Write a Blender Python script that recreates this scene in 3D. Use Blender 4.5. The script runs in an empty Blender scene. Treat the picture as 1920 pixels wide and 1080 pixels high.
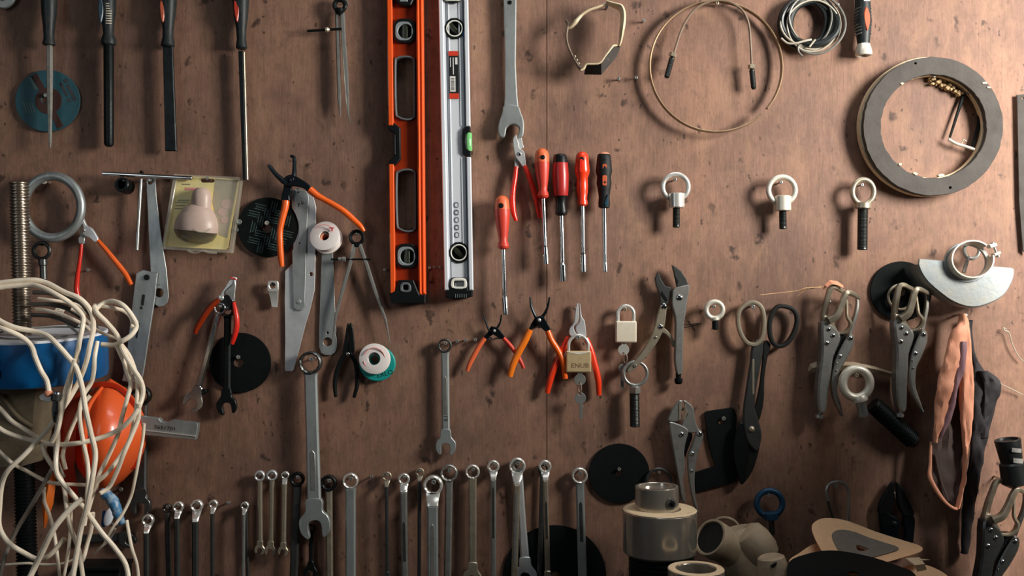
import bpy, bmesh, math, random
from mathutils import Vector, Matrix, noise
from mathutils.geometry import tessellate_polygon

scene = bpy.context.scene
COL = scene.collection
random.seed(7)
pi = math.pi

# ---------------------------------------------------------------- camera, light, exposure
MM = 0.001
FOCAL = 1920.0                      # focal length in pixels of the 1920 px wide frame; 1 px = 1 mm on the board
cam_data = bpy.data.cameras.new('camera')
cam_data.sensor_width = 36.0
cam_data.sensor_fit = 'HORIZONTAL'
cam_data.lens = 36.0
cam_data.clip_start = 0.05
cam = bpy.data.objects.new('camera', cam_data)
cam.location = (0, -FOCAL * MM, 0)
cam.rotation_euler = (pi / 2, 0, 0)
COL.objects.link(cam)
scene.camera = cam

world = bpy.data.worlds.new('world')
scene.world = world
world.use_nodes = True
world.node_tree.nodes['Background'].inputs[0].default_value = (0.86, 0.92, 1.0, 1)
world.node_tree.nodes['Background'].inputs[1].default_value = 0.02

def area_light(name, loc, target, sx, sy, power, color):
    l = bpy.data.lights.new(name, 'AREA')
    l.shape = 'RECTANGLE'; l.size = sx; l.size_y = sy
    l.energy = power; l.color = color
    o = bpy.data.objects.new(name, l)
    o.location = loc
    o.rotation_euler = (Vector(target) - Vector(loc)).to_track_quat('-Z', 'Y').to_euler()
    COL.objects.link(o)
    return o
# daylight: high window on the right, skylight above the bench, plus a weak fill lamp added on the left
area_light('window_daylight', (1.58, -0.95, 0.52), (0.35, 0, 0.1), 0.42, 0.62, 46, (1.0, 0.955, 0.89))
area_light('skylight_daylight', (0.55, -0.5, 1.45), (0.4, -0.15, 0), 1.1, 0.3, 6.0, (0.92, 0.96, 1.0))
area_light('left_fill_light', (-1.5, -1.9, 0.5), (-0.7, 0, -0.2), 0.5, 1.2, 3.0, (0.88, 0.94, 1.0))  # added fill for the left side, no known source there

vs = scene.view_settings
vs.view_transform = 'Standard'; vs.look = 'None'; vs.gamma = 1.0; vs.use_curve_mapping = False
vs.exposure = 0.3

# ---------------------------------------------------------------- materials
def lin(c):
    return tuple((x / 255 / 12.92) if x / 255 <= 0.04045 else ((x / 255 + 0.055) / 1.055) ** 2.4 for x in c)

MATS = {}
def mat(name, rgb, metal=0.0, rough=0.5, var=0.25, scale=60, bump=0.0, rgb2=None, spec=0.5, stretch=(1, 1, 1), rv=0.12, alpha=1.0, trans=0.0, coat=0.0):
    """procedural: base colour broken up by noise towards rgb2, uneven roughness, fine relief"""
    m = bpy.data.materials.new(name)
    m.use_nodes = True
    nt = m.node_tree; N = nt.nodes; L = nt.links
    b = N['Principled BSDF']
    tc = N.new('ShaderNodeTexCoord'); mp = N.new('ShaderNodeMapping')
    mp.inputs['Scale'].default_value = stretch
    L.new(tc.outputs['Object'], mp.inputs[0])
    n1 = N.new('ShaderNodeTexNoise'); n1.inputs['Scale'].default_value = scale
    n1.inputs['Detail'].default_value = 6; n1.inputs['Roughness'].default_value = 0.65
    L.new(mp.outputs[0], n1.inputs[0])
    c1 = lin(rgb); c2 = lin(rgb2) if rgb2 else tuple(x * 0.45 for x in c1)
    mx = N.new('ShaderNodeMix'); mx.data_type = 'RGBA'
    mx.inputs[6].default_value = (*c1, 1); mx.inputs[7].default_value = (*c2, 1)
    rp = N.new('ShaderNodeMapRange')
    rp.inputs[1].default_value = 0.42; rp.inputs[2].default_value = 0.72
    rp.inputs[3].default_value = 0.0; rp.inputs[4].default_value = var
    L.new(n1.outputs[0], rp.inputs[0]); L.new(rp.outputs[0], mx.inputs[0])
    L.new(mx.outputs[2], b.inputs['Base Color'])
    b.inputs['Metallic'].default_value = metal
    b.inputs['Specular IOR Level'].default_value = spec
    rr = N.new('ShaderNodeMapRange')
    rr.inputs[3].default_value = max(0.03, rough - rv); rr.inputs[4].default_value = min(1, rough + rv)
    L.new(n1.outputs[0], rr.inputs[0]); L.new(rr.outputs[0], b.inputs['Roughness'])
    if bump:
        n2 = N.new('ShaderNodeTexNoise'); n2.inputs['Scale'].default_value = scale * 6
        n2.inputs['Detail'].default_value = 4
        L.new(mp.outputs[0], n2.inputs[0])
        bp = N.new('ShaderNodeBump'); bp.inputs['Strength'].default_value = bump; bp.inputs['Distance'].default_value = 0.001
        L.new(n2.outputs[0], bp.inputs['Height']); L.new(bp.outputs[0], b.inputs['Normal'])
    if trans:
        b.inputs['Transmission Weight'].default_value = trans
    if alpha < 1:
        b.inputs['Alpha'].default_value = alpha
    if coat:
        b.inputs['Coat Weight'].default_value = coat
    MATS[name] = m
    return m

mat('chrome', (208, 210, 208), 1, 0.16, 0.25, 40, rgb2=(140, 138, 130))
mat('steel', (176, 176, 170), 0.72, 0.34, 0.55, 45, 0.12, rgb2=(104, 100, 92))
mat('steel_warm', (186, 174, 152), 0.7, 0.36, 0.55, 45, 0.12, rgb2=(112, 100, 82))
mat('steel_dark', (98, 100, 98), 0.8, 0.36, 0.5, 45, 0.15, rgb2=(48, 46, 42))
mat('iron_black', (30, 34, 34), 0.6, 0.4, 0.5, 60, 0.2, rgb2=(14, 15, 14), spec=0.3)
mat('blued', (30, 38, 42), 0.8, 0.35, 0.4, 60, 0.1, rgb2=(16, 20, 22))
mat('plate_steel', (168, 174, 172), 0.6, 0.44, 0.6, 28, 0.2, rgb2=(104, 106, 100), stretch=(1, 1, .5))
mat('pale_steel', (214, 216, 216), 0.5, 0.38, 0.5, 22, 0.15, rgb2=(150, 150, 146))
mat('nickel_and_lit_steel', (232, 230, 222), 0.6, 0.26, 0.35, 60, 0.05, rgb2=(176, 168, 152))  # on cranked wrenches it also paints overhead light onto ring and neck
mat('white_zinc', (222, 216, 200), 0.45, 0.42, 0.4, 80, 0.1, rgb2=(170, 158, 136))
mat('aluminium_white', (232, 236, 240), 0.25, 0.3, 0.25, 12, 0.03, rgb2=(200, 206, 212), stretch=(1, 1, .2))
mat('groove_grey', (120, 126, 134), 0.4, 0.4, 0.3, 40)
mat('black_plastic', (11, 14, 15), 0, 0.4, 0.3, 60, 0.1, spec=0.35)
mat('black_rubber', (16, 20, 20), 0, 0.6, 0.4, 90, 0.25, rgb2=(34, 34, 31), spec=0.3)
mat('handle_grey', (28, 36, 38), 0, 0.48, 0.5, 70, 0.2, rgb2=(62, 58, 50), spec=0.35)
mat('teal_inlay', (26, 62, 76), 0, 0.4, 0.4, 70)
mat('orange_inlay', (198, 92, 56), 0, 0.42, 0.4, 70, rgb2=(140, 60, 40))
mat('red_inlay', (196, 58, 34), 0, 0.34, 0.35, 70)
mat('orange_paint', (238, 90, 30), 0, 0.26, 0.25, 40, rgb2=(198, 66, 20), coat=0.8)
mat('orange_web', (140, 42, 6), 0, 0.42, 0.3, 40, rgb2=(110, 32, 5), spec=0.3)  # darker copy of the level's orange, shade painted into its recessed web
mat('orange_grip', (240, 100, 22), 0, 0.32, 0.25, 60, rgb2=(206, 76, 20), coat=.2)
mat('amber_grip', (240, 122, 26), 0, 0.32, 0.25, 60, rgb2=(206, 92, 20), coat=.2)
mat('scarlet_grip', (232, 58, 22), 0, 0.3, 0.25, 60, rgb2=(196, 40, 18), coat=.3)
mat('red_grip', (222, 44, 26), 0, 0.28, 0.25, 60, rgb2=(176, 30, 22), coat=.3)
mat('worn_red', (206, 62, 44), 0, 0.42, 0.5, 50, 0.1, rgb2=(160, 46, 36))
mat('dusty_orange', (226, 104, 58), 0, 0.45, 0.4, 50, rgb2=(190, 78, 46))
mat('crimson', (168, 40, 36), 0, 0.34, 0.35, 50, rgb2=(128, 32, 30))
mat('rim_grey', (96, 102, 104), 0.1, 0.45, 0.3, 60)
mat('vial_frame', (150, 160, 162), 0.3, 0.35, 0.2, 60)
mat('vial_white', (226, 224, 212), 0, 0.4, 0.2, 60)
mat('vial_dark', (44, 48, 36), 0, 0.12, 0.3, 60, coat=.5)
mat('vial_green', (120, 196, 120), 0, 0.1, 0.15, 60, rgb2=(150, 214, 150), coat=.6)
mat('label_black', (30, 32, 32), 0, 0.4, 0.2, 60)
mat('label_red', (208, 62, 40), 0, 0.4, 0.2, 60)
mat('print_white', (214, 212, 206), 0, 0.5, 0.2, 60)
mat('print_grey', (88, 92, 98), 0, 0.5, 0.2, 60)
mat('print_black', (22, 22, 20), 0, 0.6, 0.2, 60)
mat('print_red', (206, 62, 60), 0, 0.5, 0.2, 60)
mat('print_pink', (228, 150, 142), 0, 0.5, 0.2, 60)
mat('print_dim', (84, 112, 108), 0, 0.6, 0.3, 60)
mat('disc_teal', (30, 80, 90), 0, 0.6, 0.5, 26, 0.3, rgb2=(62, 100, 106))
mat('disc_brown', (70, 42, 36), 0, 0.75, 0.4, 60, 0.3)
mat('disc_black', (10, 15, 15), 0, 0.75, 0.4, 120, 0.6, rgb2=(20, 25, 24), spec=0.15)
mat('disc_tan', (244, 200, 154), 0, 0.68, 0.35, 60, 0.4, rgb2=(212, 166, 122))
mat('disc_grey', (124, 118, 108), 0, 0.6, 0.4, 60, 0.2)
mat('ring_grey', (80, 76, 72), 0, 0.75, 0.5, 24, 0.5, rgb2=(58, 54, 51), spec=0.2)
mat('ring_cream', (232, 208, 170), 0, 0.6, 0.4, 60, 0.3, rgb2=(190, 164, 126))
mat('cream_frame', (214, 196, 160), 0, 0.4, 0.4, 60, rgb2=(168, 146, 110))
mat('smoke_lens', (74, 72, 70), 0, 0.25, 0.3, 60, coat=.4)
mat('brown_cord', (124, 104, 84), 0, 0.5, 0.5, 60, 0.2, rgb2=(74, 60, 50))
mat('band_brass', (150, 122, 92), 0.5, 0.42, 0.5, 50, 0.1, rgb2=(96, 76, 58))
mat('wire_grey', (122, 120, 112), 0.3, 0.45, 0.5, 60, 0.1, rgb2=(70, 68, 62))
mat('wire_pale', (186, 178, 160), 0.2, 0.45, 0.5, 60, 0.1, rgb2=(130, 120, 104))
mat('wire_black', (20, 26, 25), 0, 0.4, 0.3, 60)
mat('brass', (222, 196, 150), 0.45, 0.34, 0.45, 60, 0.1, rgb2=(160, 134, 94))
mat('brass_bright', (246, 236, 214), 0.3, 0.28, 0.35, 60, 0.1, rgb2=(220, 176, 118))
mat('white_plastic', (238, 230, 224), 0, 0.42, 0.15, 60, rgb2=(222, 204, 196))
mat('teal_plastic', (24, 160, 152), 0, 0.38, 0.2, 50, rgb2=(16, 128, 124), coat=.2)
mat('peach_core', (226, 150, 116), 0, 0.5, 0.3, 60)
mat('cable_cream', (252, 238, 214), 0, 0.42, 0.45, 40, 0.08, rgb2=(214, 190, 158))
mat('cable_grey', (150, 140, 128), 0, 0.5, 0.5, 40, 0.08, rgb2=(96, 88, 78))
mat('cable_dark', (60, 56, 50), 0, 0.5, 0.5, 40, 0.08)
mat('tin_blue', (8, 92, 150), 0, 0.36, 0.5, 16, 0.05, rgb2=(6, 66, 112), coat=.3)
mat('tin_white', (240, 244, 250), 0, 0.35, 0.25, 30, rgb2=(206, 210, 216))
mat('canvas_olive', (116, 104, 82), 0, 0.7, 0.6, 30, 0.5, rgb2=(66, 58, 46))
mat('helmet_orange', (240, 100, 46), 0, 0.32, 0.3, 20, rgb2=(214, 74, 30), coat=.3)
mat('helmet_red', (200, 54, 26), 0, 0.36, 0.3, 20, rgb2=(150, 40, 18))
mat('strap_orange', (224, 110, 30), 0, 0.5, 0.3, 40, rgb2=(180, 80, 24))
mat('tape_blue', (60, 128, 172), 0, 0.4, 0.9, 110, 0.2, rgb2=(206, 222, 230))
mat('thread_steel', (146, 134, 120), 0.85, 0.34, 0.4, 60, 0.1, rgb2=(96, 84, 74))
mat('bolt_dark', (66, 68, 66), 0.9, 0.4, 0.5, 60, 0.15, rgb2=(36, 35, 32))
mat('blue_paint', (30, 70, 98), 0.2, 0.42, 0.4, 60, 0.15, rgb2=(20, 48, 68))
mat('card_yellow', (244, 224, 150), 0, 0.45, 0.55, 18, rgb2=(196, 204, 166))
mat('card_grey', (178, 170, 148), 0, 0.5, 0.4, 24, rgb2=(140, 132, 112))
mat('beige_plastic', (196, 172, 158), 0, 0.4, 0.3, 50, rgb2=(166, 142, 128))
mat('tray_clear', (214, 206, 184), 0, 0.12, 0.2, 60, alpha=0.28, coat=.6)
mat('smoky_clear', (92, 84, 72), 0, 0.1, 0.3, 60, alpha=0.62, coat=.6)
mat('leather_pink', (236, 164, 130), 0, 0.66, 0.6, 26, 0.9, rgb2=(178, 112, 86), stretch=(1, 1, .35))
mat('leather_violet', (150, 112, 120), 0, 0.7, 0.6, 26, 0.6, rgb2=(112, 82, 84), stretch=(1, 1, .35))
mat('cloth_brown', (78, 62, 56), 0, 0.8, 0.6, 26, 0.6, rgb2=(48, 38, 36), stretch=(1, 1, .35))
mat('cloth_black', (34, 31, 34), 0, 0.75, 0.5, 26, 0.5, rgb2=(56, 50, 50), stretch=(1, 1, .35))
mat('pvc_dusty', (176, 158, 132), 0, 0.62, 0.55, 26, 0.3, rgb2=(120, 106, 88), spec=0.3)
mat('fitting_dark', (44, 48, 48), 0.5, 0.4, 0.5, 50, 0.2, rgb2=(24, 26, 26))
mat('lathe_steel', (196, 188, 174), 0.75, 0.2, 0.5, 36, 0.06, rgb2=(136, 126, 112))
mat('cast_grey', (170, 178, 180), 0.5, 0.4, 0.6, 24, 0.2, rgb2=(176, 162, 132))
mat('bench_dark', (34, 28, 24), 0, 0.7, 0.5, 12, 0.3)
mat('blocker_grey', (58, 62, 62), 0.2, 0.5, 0.4, 8)
mat('straw', (222, 176, 132), 0, 0.6, 0.3, 60)
mat('debris', (196, 168, 124), 0, 0.8, 0.9, 160, 0.6, rgb2=(86, 64, 46))
mat('pencil', (34, 28, 26), 0, 0.8, 0.2, 60)

def plywood():
    m = bpy.data.materials.new('plywood_brown'); m.use_nodes = True
    nt = m.node_tree; N = nt.nodes; L = nt.links; b = N['Principled BSDF']
    geo = N.new('ShaderNodeNewGeometry')
    def mapped(sx, sy, sz, off=0):
        mp = N.new('ShaderNodeMapping'); mp.inputs['Scale'].default_value = (sx, sy, sz)
        mp.inputs['Location'].default_value = (off, off, off)
        L.new(geo.outputs['Position'], mp.inputs[0]); return mp.outputs[0]
    def nz(vec, scale, det=5, ro=0.6, dist=0.0):
        n = N.new('ShaderNodeTexNoise'); n.inputs['Scale'].default_value = scale
        n.inputs['Detail'].default_value = det; n.inputs['Roughness'].default_value = ro
        n.inputs['Distortion'].default_value = dist
        L.new(vec, n.inputs[0]); return n.outputs[0]
    def rng(src, a, bb, lo=0.0, hi=1.0):
        r = N.new('ShaderNodeMapRange'); r.inputs[1].default_value = a; r.inputs[2].default_value = bb
        r.inputs[3].default_value = lo; r.inputs[4].default_value = hi
        L.new(src, r.inputs[0]); return r.outputs[0]
    def mix(fac, a, bb):
        x = N.new('ShaderNodeMix'); x.data_type = 'RGBA'
        for i, v in ((6, a), (7, bb)):
            if isinstance(v, tuple): x.inputs[i].default_value = (*v, 1)
            else: L.new(v, x.inputs[i])
        L.new(fac, x.inputs[0]); return x.outputs[2]
    def mul(a, k):
        q = N.new('ShaderNodeMath'); q.operation = 'MULTIPLY'; L.new(a, q.inputs[0])
        if isinstance(k, float): q.inputs[1].default_value = k
        else: L.new(k, q.inputs[1])
        return q.outputs[0]
    grain = nz(mapped(150, 150, 16), 1.0, 6, 0.7, 0.9)
    grain2 = nz(mapped(300, 300, 26, 3), 1.0, 3, 0.6)
    blot = nz(mapped(5, 5, 3.2, 11), 1.0, 4, 0.55, 0.4)
    blot2 = nz(mapped(13, 13, 8, 5), 1.0, 4, 0.6)
    col = mix(rng(blot, 0.34, 0.66), lin((150, 112, 92)), lin((122, 93, 80)))
    col = mix(rng(grain, 0.44, 0.72, 0, 0.4), col, lin((94, 69, 56)))
    col = mix(rng(grain2, 0.5, 0.75, 0, 0.28), col, lin((178, 138, 112)))
    mott = nz(mapped(46, 46, 30, 17), 1.0, 6, 0.72, 0.3)
    col = mix(rng(mott, 0.46, 0.66, 0, 0.55), col, lin((104, 82, 66)))
    mott2 = nz(mapped(20, 20, 9, 41), 1.0, 5, 0.65, 0.5)
    col = mix(rng(mott2, 0.5, 0.68, 0, 0.5), col, lin((160, 124, 98)))
    fleck = nz(mapped(260, 260, 120, 9), 1.0, 3, 0.6)
    col = mix(rng(fleck, 0.56, 0.74, 0, 0.5), col, lin((86, 62, 50)))
    col = mix(rng(blot2, 0.55, 0.72, 0, 0.5), col, lin((98, 73, 66)))
    # knots, chips and oil spots, longer than wide
    vo = N.new('ShaderNodeTexVoronoi'); vo.inputs['Scale'].default_value = 1.0; vo.feature = 'F1'
    def wob(vec, amt, sc):
        n = N.new('ShaderNodeTexNoise'); n.inputs['Scale'].default_value = sc; n.inputs['Detail'].default_value = 3
        L.new(geo.outputs['Position'], n.inputs[0])
        q = N.new('ShaderNodeVectorMath'); q.operation = 'MULTIPLY_ADD'; q.inputs[1].default_value = (amt,) * 3
        L.new(n.outputs['Color'], q.inputs[0]); L.new(vec, q.inputs[2]); return q.outputs[0]
    L.new(wob(mapped(26, 26, 17, 2), 0.9, 60), vo.inputs['Vector'])
    spot = rng(vo.outputs['Distance'], 0.10, 0.22, 1, 0)
    pick = rng(nz(mapped(9, 9, 9, 21), 1.0, 1), 0.50, 0.56)
    col = mix(mul(mul(spot, pick), 0.8), col, lin((46, 34, 30)))
    vo2 = N.new('ShaderNodeTexVoronoi'); vo2.inputs['Scale'].default_value = 1.0
    L.new(wob(mapped(75, 75, 36, 7), 1.0, 90), vo2.inputs['Vector'])
    spot2 = rng(vo2.outputs['Distance'], 0.10, 0.2, 1, 0)
    pick2 = rng(nz(mapped(14, 14, 10, 31), 1.0, 1), 0.52, 0.58)
    col = mix(mul(mul(spot2, pick2), 0.75), col, lin((40, 29, 25)))
    L.new(col, b.inputs['Base Color'])
    b.inputs['Roughness'].default_value = 0.62
    b.inputs['Specular IOR Level'].default_value = 0.3
    bp = N.new('ShaderNodeBump'); bp.inputs['Strength'].default_value = 0.45; bp.inputs['Distance'].default_value = 0.0012
    L.new(grain, bp.inputs['Height']); L.new(bp.outputs[0], b.inputs['Normal'])
    MATS['plywood'] = m
plywood()

# ---------------------------------------------------------------- shapes, in photograph pixels (u right, v down, w towards the room)
def circ(cx, cy, r, n=28, ry=None, a0=0.0):
    ry = r if ry is None else ry
    return [(cx + r * math.cos(a0 + 2 * pi * i / n), cy + ry * math.sin(a0 + 2 * pi * i / n)) for i in range(n)]

def spl(pts, k=6, closed=True):
    """Catmull-Rom through the points (2D or 3D)"""
    P = [Vector(p) for p in pts]; n = len(P); out = []
    for i in range(n if closed else n - 1):
        if closed: a, b, c, d = P[(i - 1) % n], P[i], P[(i + 1) % n], P[(i + 2) % n]
        else: a, b, c, d = P[max(i - 1, 0)], P[i], P[i + 1], P[min(i + 2, n - 1)]
        for j in range(k):
            t = j / k
            out.append(tuple(0.5 * ((2 * b) + (c - a) * t + (2 * a - 5 * b + 4 * c - d) * t * t + (3 * b - a - 3 * c + d) * t ** 3)))
    if not closed: out.append(tuple(P[-1]))
    return out

def rrect(cx, cy, w, h, r, n=5):
    o = []
    for sx, sy, a in ((1, 1, 0), (-1, 1, pi / 2), (-1, -1, pi), (1, -1, 1.5 * pi)):
        for i in range(n + 1):
            t = a + pi / 2 * i / n
            o.append((cx + sx * (w / 2 - r) + r * math.cos(t), cy + sy * (h / 2 - r) + r * math.sin(t)))
    return o

def xf(pts, ox, oy, ang=0.0, sc=1.0, px=0, py=0):
    """rotate (degrees) and scale about (px,py), then shift by (ox,oy)"""
    c, s = math.cos(math.radians(ang)) * sc, math.sin(math.radians(ang)) * sc
    return [(ox + px + (p[0] - px) * c - (p[1] - py) * s, oy + py + (p[0] - px) * s + (p[1] - py) * c, *p[2:]) for p in pts]

def _area(p): return sum(p[i][0] * p[(i + 1) % len(p)][1] - p[(i + 1) % len(p)][0] * p[i][1] for i in range(len(p))) / 2
def _clean(p):
    o = []
    for q in p:
        if not o or (abs(q[0] - o[-1][0]) + abs(q[1] - o[-1][1])) > 1e-3: o.append((q[0], q[1]))
    if len(o) > 2 and abs(o[0][0] - o[-1][0]) + abs(o[0][1] - o[-1][1]) < 1e-3: o.pop()
    return o
def _inset(p, b):
    n = len(p); out = []
    for i in range(n):
        a, c, d = p[i - 1], p[i], p[(i + 1) % n]
        e1 = (c[0] - a[0], c[1] - a[1]); e2 = (d[0] - c[0], d[1] - c[1])
        l1 = math.hypot(*e1) or 1e-6; l2 = math.hypot(*e2) or 1e-6
        n1 = (-e1[1] / l1, e1[0] / l1); n2 = (-e2[1] / l2, e2[0] / l2)
        m = (n1[0] + n2[0], n1[1] + n2[1]); q = m[0] * m[0] + m[1] * m[1]
        k = 2 * b / max(q, 0.7)
        out.append((c[0] + m[0] * k, c[1] + m[1] * k))
    return out

def plate(outline, w0, w1, holes=(), b=0.8, wf=None):
    """flat piece cut to an outline, from w0 (back) to w1 (front), front edge bevelled by b"""
    loops = []
    for i, l in enumerate([outline] + list(holes)):
        l = _clean(l)
        if (_area(l) > 0) != (i == 0): l = l[::-1]
        loops.append(l)
    V, F = [], []
    def add(loop, w):
        s = len(V); V.extend((x, y, w) for x, y in loop); return s
    back, mid, front = [], [], []
    for l in loops:
        back.append(add(l, w0))
        mid.append(add(l, w1 - b if b else w1))
        front.append(add(_inset(l, b), w1) if b else mid[-1])
    for l, s0, s1, s2 in zip(loops, back, mid, front):
        n = len(l)
        for i in range(n):
            j = (i + 1) % n
            F.append((s0 + i, s0 + j, s1 + j, s1 + i))
            if b: F.append((s1 + i, s1 + j, s2 + j, s2 + i))
    for starts in (back, front):
        polys = [[Vector((V[s + i][0], V[s + i][1], 0)) for i in range(len(l))] for l, s in zip(loops, starts)]
        idx = [s + i for l, s in zip(loops, starts) for i in range(len(l))]
        for t in tessellate_polygon(polys): F.append(tuple(idx[q] for q in t))
    if wf: V = [(x, y, w + wf(x, y)) for x, y, w in V]
    return V, F

def tube(pts, r, n=10, closed=False, sec=None):
    """round bar along a path; sec=(across, deep) makes it a flat band lying in the board's plane"""
    P = [Vector(p if len(p) == 3 else (*p, 0)) for p in pts]; m = len(P)
    R = r if isinstance(r, (list, tuple)) else [r] * m
    if len(R) != m: R = [R[0] + (R[-1] - R[0]) * 0 if False else _lerp(R, i / (m - 1)) for i in range(m)]
    V, F = [], []; prev = None
    for i in range(m):
        t = (P[(i + 1) % m] - P[i - 1]) if closed else (P[min(i + 1, m - 1)] - P[max(i - 1, 0)])
        t = t.normalized() if t.length > 1e-9 else Vector((0, 1, 0))
        if sec:
            bi = Vector((0, 0, 1)); nn = t.cross(bi)
            nn = nn.normalized() if nn.length > 1e-6 else Vector((1, 0, 0)); bi = nn.cross(t).normalized()
        else:
            if prev is None:
                nn = t.cross(Vector((0.123, 0.31, 0.94)));
                if nn.length < 1e-4: nn = t.cross(Vector((1, 0, 0)))
            else: nn = prev - t * prev.dot(t)
            nn.normalize(); prev = nn; bi = t.cross(nn)
        for j in range(n):
            a = 2 * pi * j / n
            if sec:
                ca, sa = math.cos(a), math.sin(a); e = 0.55
                x = math.copysign(abs(ca) ** e, ca) * sec[0] * R[i]; y = math.copysign(abs(sa) ** e, sa) * sec[1] * R[i]
            else: x, y = math.cos(a) * R[i], math.sin(a) * R[i]
            V.append(tuple(P[i] + nn * x + bi * y))
    for i in range(m if closed else m - 1):
        a, b = i * n, ((i + 1) % m) * n
        for j in range(n):
            k = (j + 1) % n; F.append((a + j, a + k, b + k, b + j))
    if not closed:
        F.append(tuple(range(n))[::-1]); F.append(tuple((m - 1) * n + j for j in range(n)))
    return V, F

def _lerp(L, t):
    x = t * (len(L) - 1); i = min(int(x), len(L) - 2); return L[i] + (L[i + 1] - L[i]) * (x - i)

def lathe(p0, p1, prof, n=20, flat=1.0, closed_loop=False):
    """turned piece: prof = (distance from p0, radius); flat squeezes it towards the board"""
    A = Vector(p0 if len(p0) == 3 else (*p0, 0)); B = Vector(p1 if len(p1) == 3 else (*p1, 0))
    t = (B - A).normalized()
    bi = Vector((0, 0, 1)) - t * t.z
    if bi.length < 1e-3: bi = Vector((0, 1, 0))
    bi.normalize(); nn = t.cross(bi)
    V, F = [], []
    for d, r in prof:
        for j in range(n):
            a = 2 * pi * j / n
            V.append(tuple(A + t * d + nn * (math.cos(a) * r) + bi * (math.sin(a) * r * flat)))
    m = len(prof)
    for i in range(m if closed_loop else m - 1):
        for j in range(n):
            k = (j + 1) % n; a = i * n; b = ((i + 1) % m) * n
            F.append((a + j, a + k, b + k, b + j))
    if not closed_loop:
        F.append(tuple(range(n))[::-1]); F.append(tuple((m - 1) * n + j for j in range(n)))
    return V, F

def ring(cx, cy, w, R, r, n=40, m=12, ry=None, flat=1.0):
    P = [(x, y, w) for x, y in circ(cx, cy, R, n, ry)]
    return tube(P, r, m, True) if flat == 1.0 else tube(P, r, m, True, sec=(1.0, flat))

def dome(cx, cy, w, r, h, n=14, m=4):
    return lathe((cx, cy, w), (cx, cy, w + 1), [(h * math.sin(pi / 2 * i / m), max(r * math.cos(pi / 2 * i / m), 0.02)) for i in range(m + 1)], n)

def box(u0, v0, u1, v1, w0, w1, b=0.8): return plate([(u0, v0), (u1, v0), (u1, v1), (u0, v1)], w0, w1, b=b)
def bar(a, b, wa, wb, w0, w1, bev=0.8):
    """straight flat bar from a to b with widths wa, wb"""
    d = Vector((b[0] - a[0], b[1] - a[1])).normalized(); n = Vector((-d.y, d.x))
    return plate([(a[0] + n.x * wa / 2, a[1] + n.y * wa / 2), (b[0] + n.x * wb / 2, b[1] + n.y * wb / 2), (b[0] - n.x * wb / 2, b[1] - n.y * wb / 2), (a[0] - n.x * wa / 2, a[1] - n.y * wa / 2)], w0, w1, b=bev)

def loft(rings, cap=True):
    V, F = [], []; n = len(rings[0])
    for r in rings: V.extend(r)
    for i in range(len(rings) - 1):
        for j in range(n):
            k = (j + 1) % n; F.append((i * n + j, i * n + k, (i + 1) * n + k, (i + 1) * n + j))
    if cap: F.append(tuple(range(n))[::-1]); F.append(tuple((len(rings) - 1) * n + j for j in range(n)))
    return V, F

_font = {}
def glyphs(s):
    if s not in _font:
        c = bpy.data.curves.new('t', 'FONT'); c.body = s; c.align_x = 'CENTER'; c.align_y = 'CENTER'; c.resolution_u = 2
        o = bpy.data.objects.new('t', c); me = bpy.data.meshes.new_from_object(o)
        _font[s] = ([tuple(v.co) for v in me.vertices], [tuple(p.vertices) for p in me.polygons])
        bpy.data.objects.remove(o); bpy.data.curves.remove(c); bpy.data.meshes.remove(me)
    return _font[s]
def text(s, cx, cy, size, w, ang=0.0, wide=1.0):
    """flat lettering; ang in degrees clockwise as seen"""
    V, F = glyphs(s); c, q = math.cos(math.radians(ang)), math.sin(math.radians(ang))
    return [(cx + (x * wide * c + y * q) * size, cy + (x * wide * q - y * c) * size, w) for x, y, z in V], F

# ---------------------------------------------------------------- things and parts
def link_mesh(name, geoms, material, conv, sharp=32):
    if isinstance(geoms, tuple): geoms = [geoms]
    V, F = [], []
    for gv, gf in geoms:
        s = len(V); V.extend(conv(*p) for p in gv); F.extend(tuple(i + s for i in f) for f in gf)
    me = bpy.data.meshes.new(name)
    me.from_pydata(V, [], F)
    bm = bmesh.new(); bm.from_mesh(me)
    bmesh.ops.remove_doubles(bm, verts=bm.verts, dist=1e-7)
    bmesh.ops.recalc_face_normals(bm, faces=bm.faces)
    for f in bm.faces: f.smooth = True
    bm.to_mesh(me); bm.free()
    me.set_sharp_from_angle(angle=math.radians(sharp))
    me.materials.append(MATS[material])
    o = bpy.data.objects.new(name, me); COL.objects.link(o)
    return o

THINGS = []
class Thing:
    """an Empty at the spot (u,v) of the photograph, d mm in front of the board; shapes are given in pixels and keep one scale"""
    def __init__(s, name, label, cat, u, v, d, group=None, kind=None, ref=None):
        if ref is None: ref = 3 if ('disc' in name or 'strip' in name) else 10
        s.k = (FOCAL - d - ref) / FOCAL; s.u, s.v = u, v
        s.o = bpy.data.objects.new(name, None); s.o.empty_display_size = 0.02
        s.o.location = ((u - 960) * s.k * MM, -d * MM, (540 - v) * s.k * MM)
        COL.objects.link(s.o); s.o['label'] = label
        if kind: s.o['kind'] = kind
        else: s.o['category'] = cat
        if group: s.o['group'] = group
        s.name = name; s.n = 0; THINGS.append(s)
    def conv(s, u, v, w): q = s.k * MM; return ((u - s.u) * q, -w * q, (s.v - v) * q)
    def part(s, name, geoms, material, parent=None, label=None, sharp=32):
        o = link_mesh(name, geoms, material, s.conv, sharp)
        o.parent = parent or s.o
        if label: o['label'] = label
        s.n += 1
        return o

def finish():
    """a thing of one piece becomes that mesh itself"""
    for t in THINGS:
        kids = [c for c in t.o.children]
        if len(kids) == 1 and not kids[0].children:
            m = kids[0]; m.parent = None; m.location = t.o.location
            for k in ('label', 'category', 'group', 'kind'):
                if k in t.o: m[k] = t.o[k]
            nm = t.name; bpy.data.objects.remove(t.o); m.name = nm; m.data.name = nm; t.o = m
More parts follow.
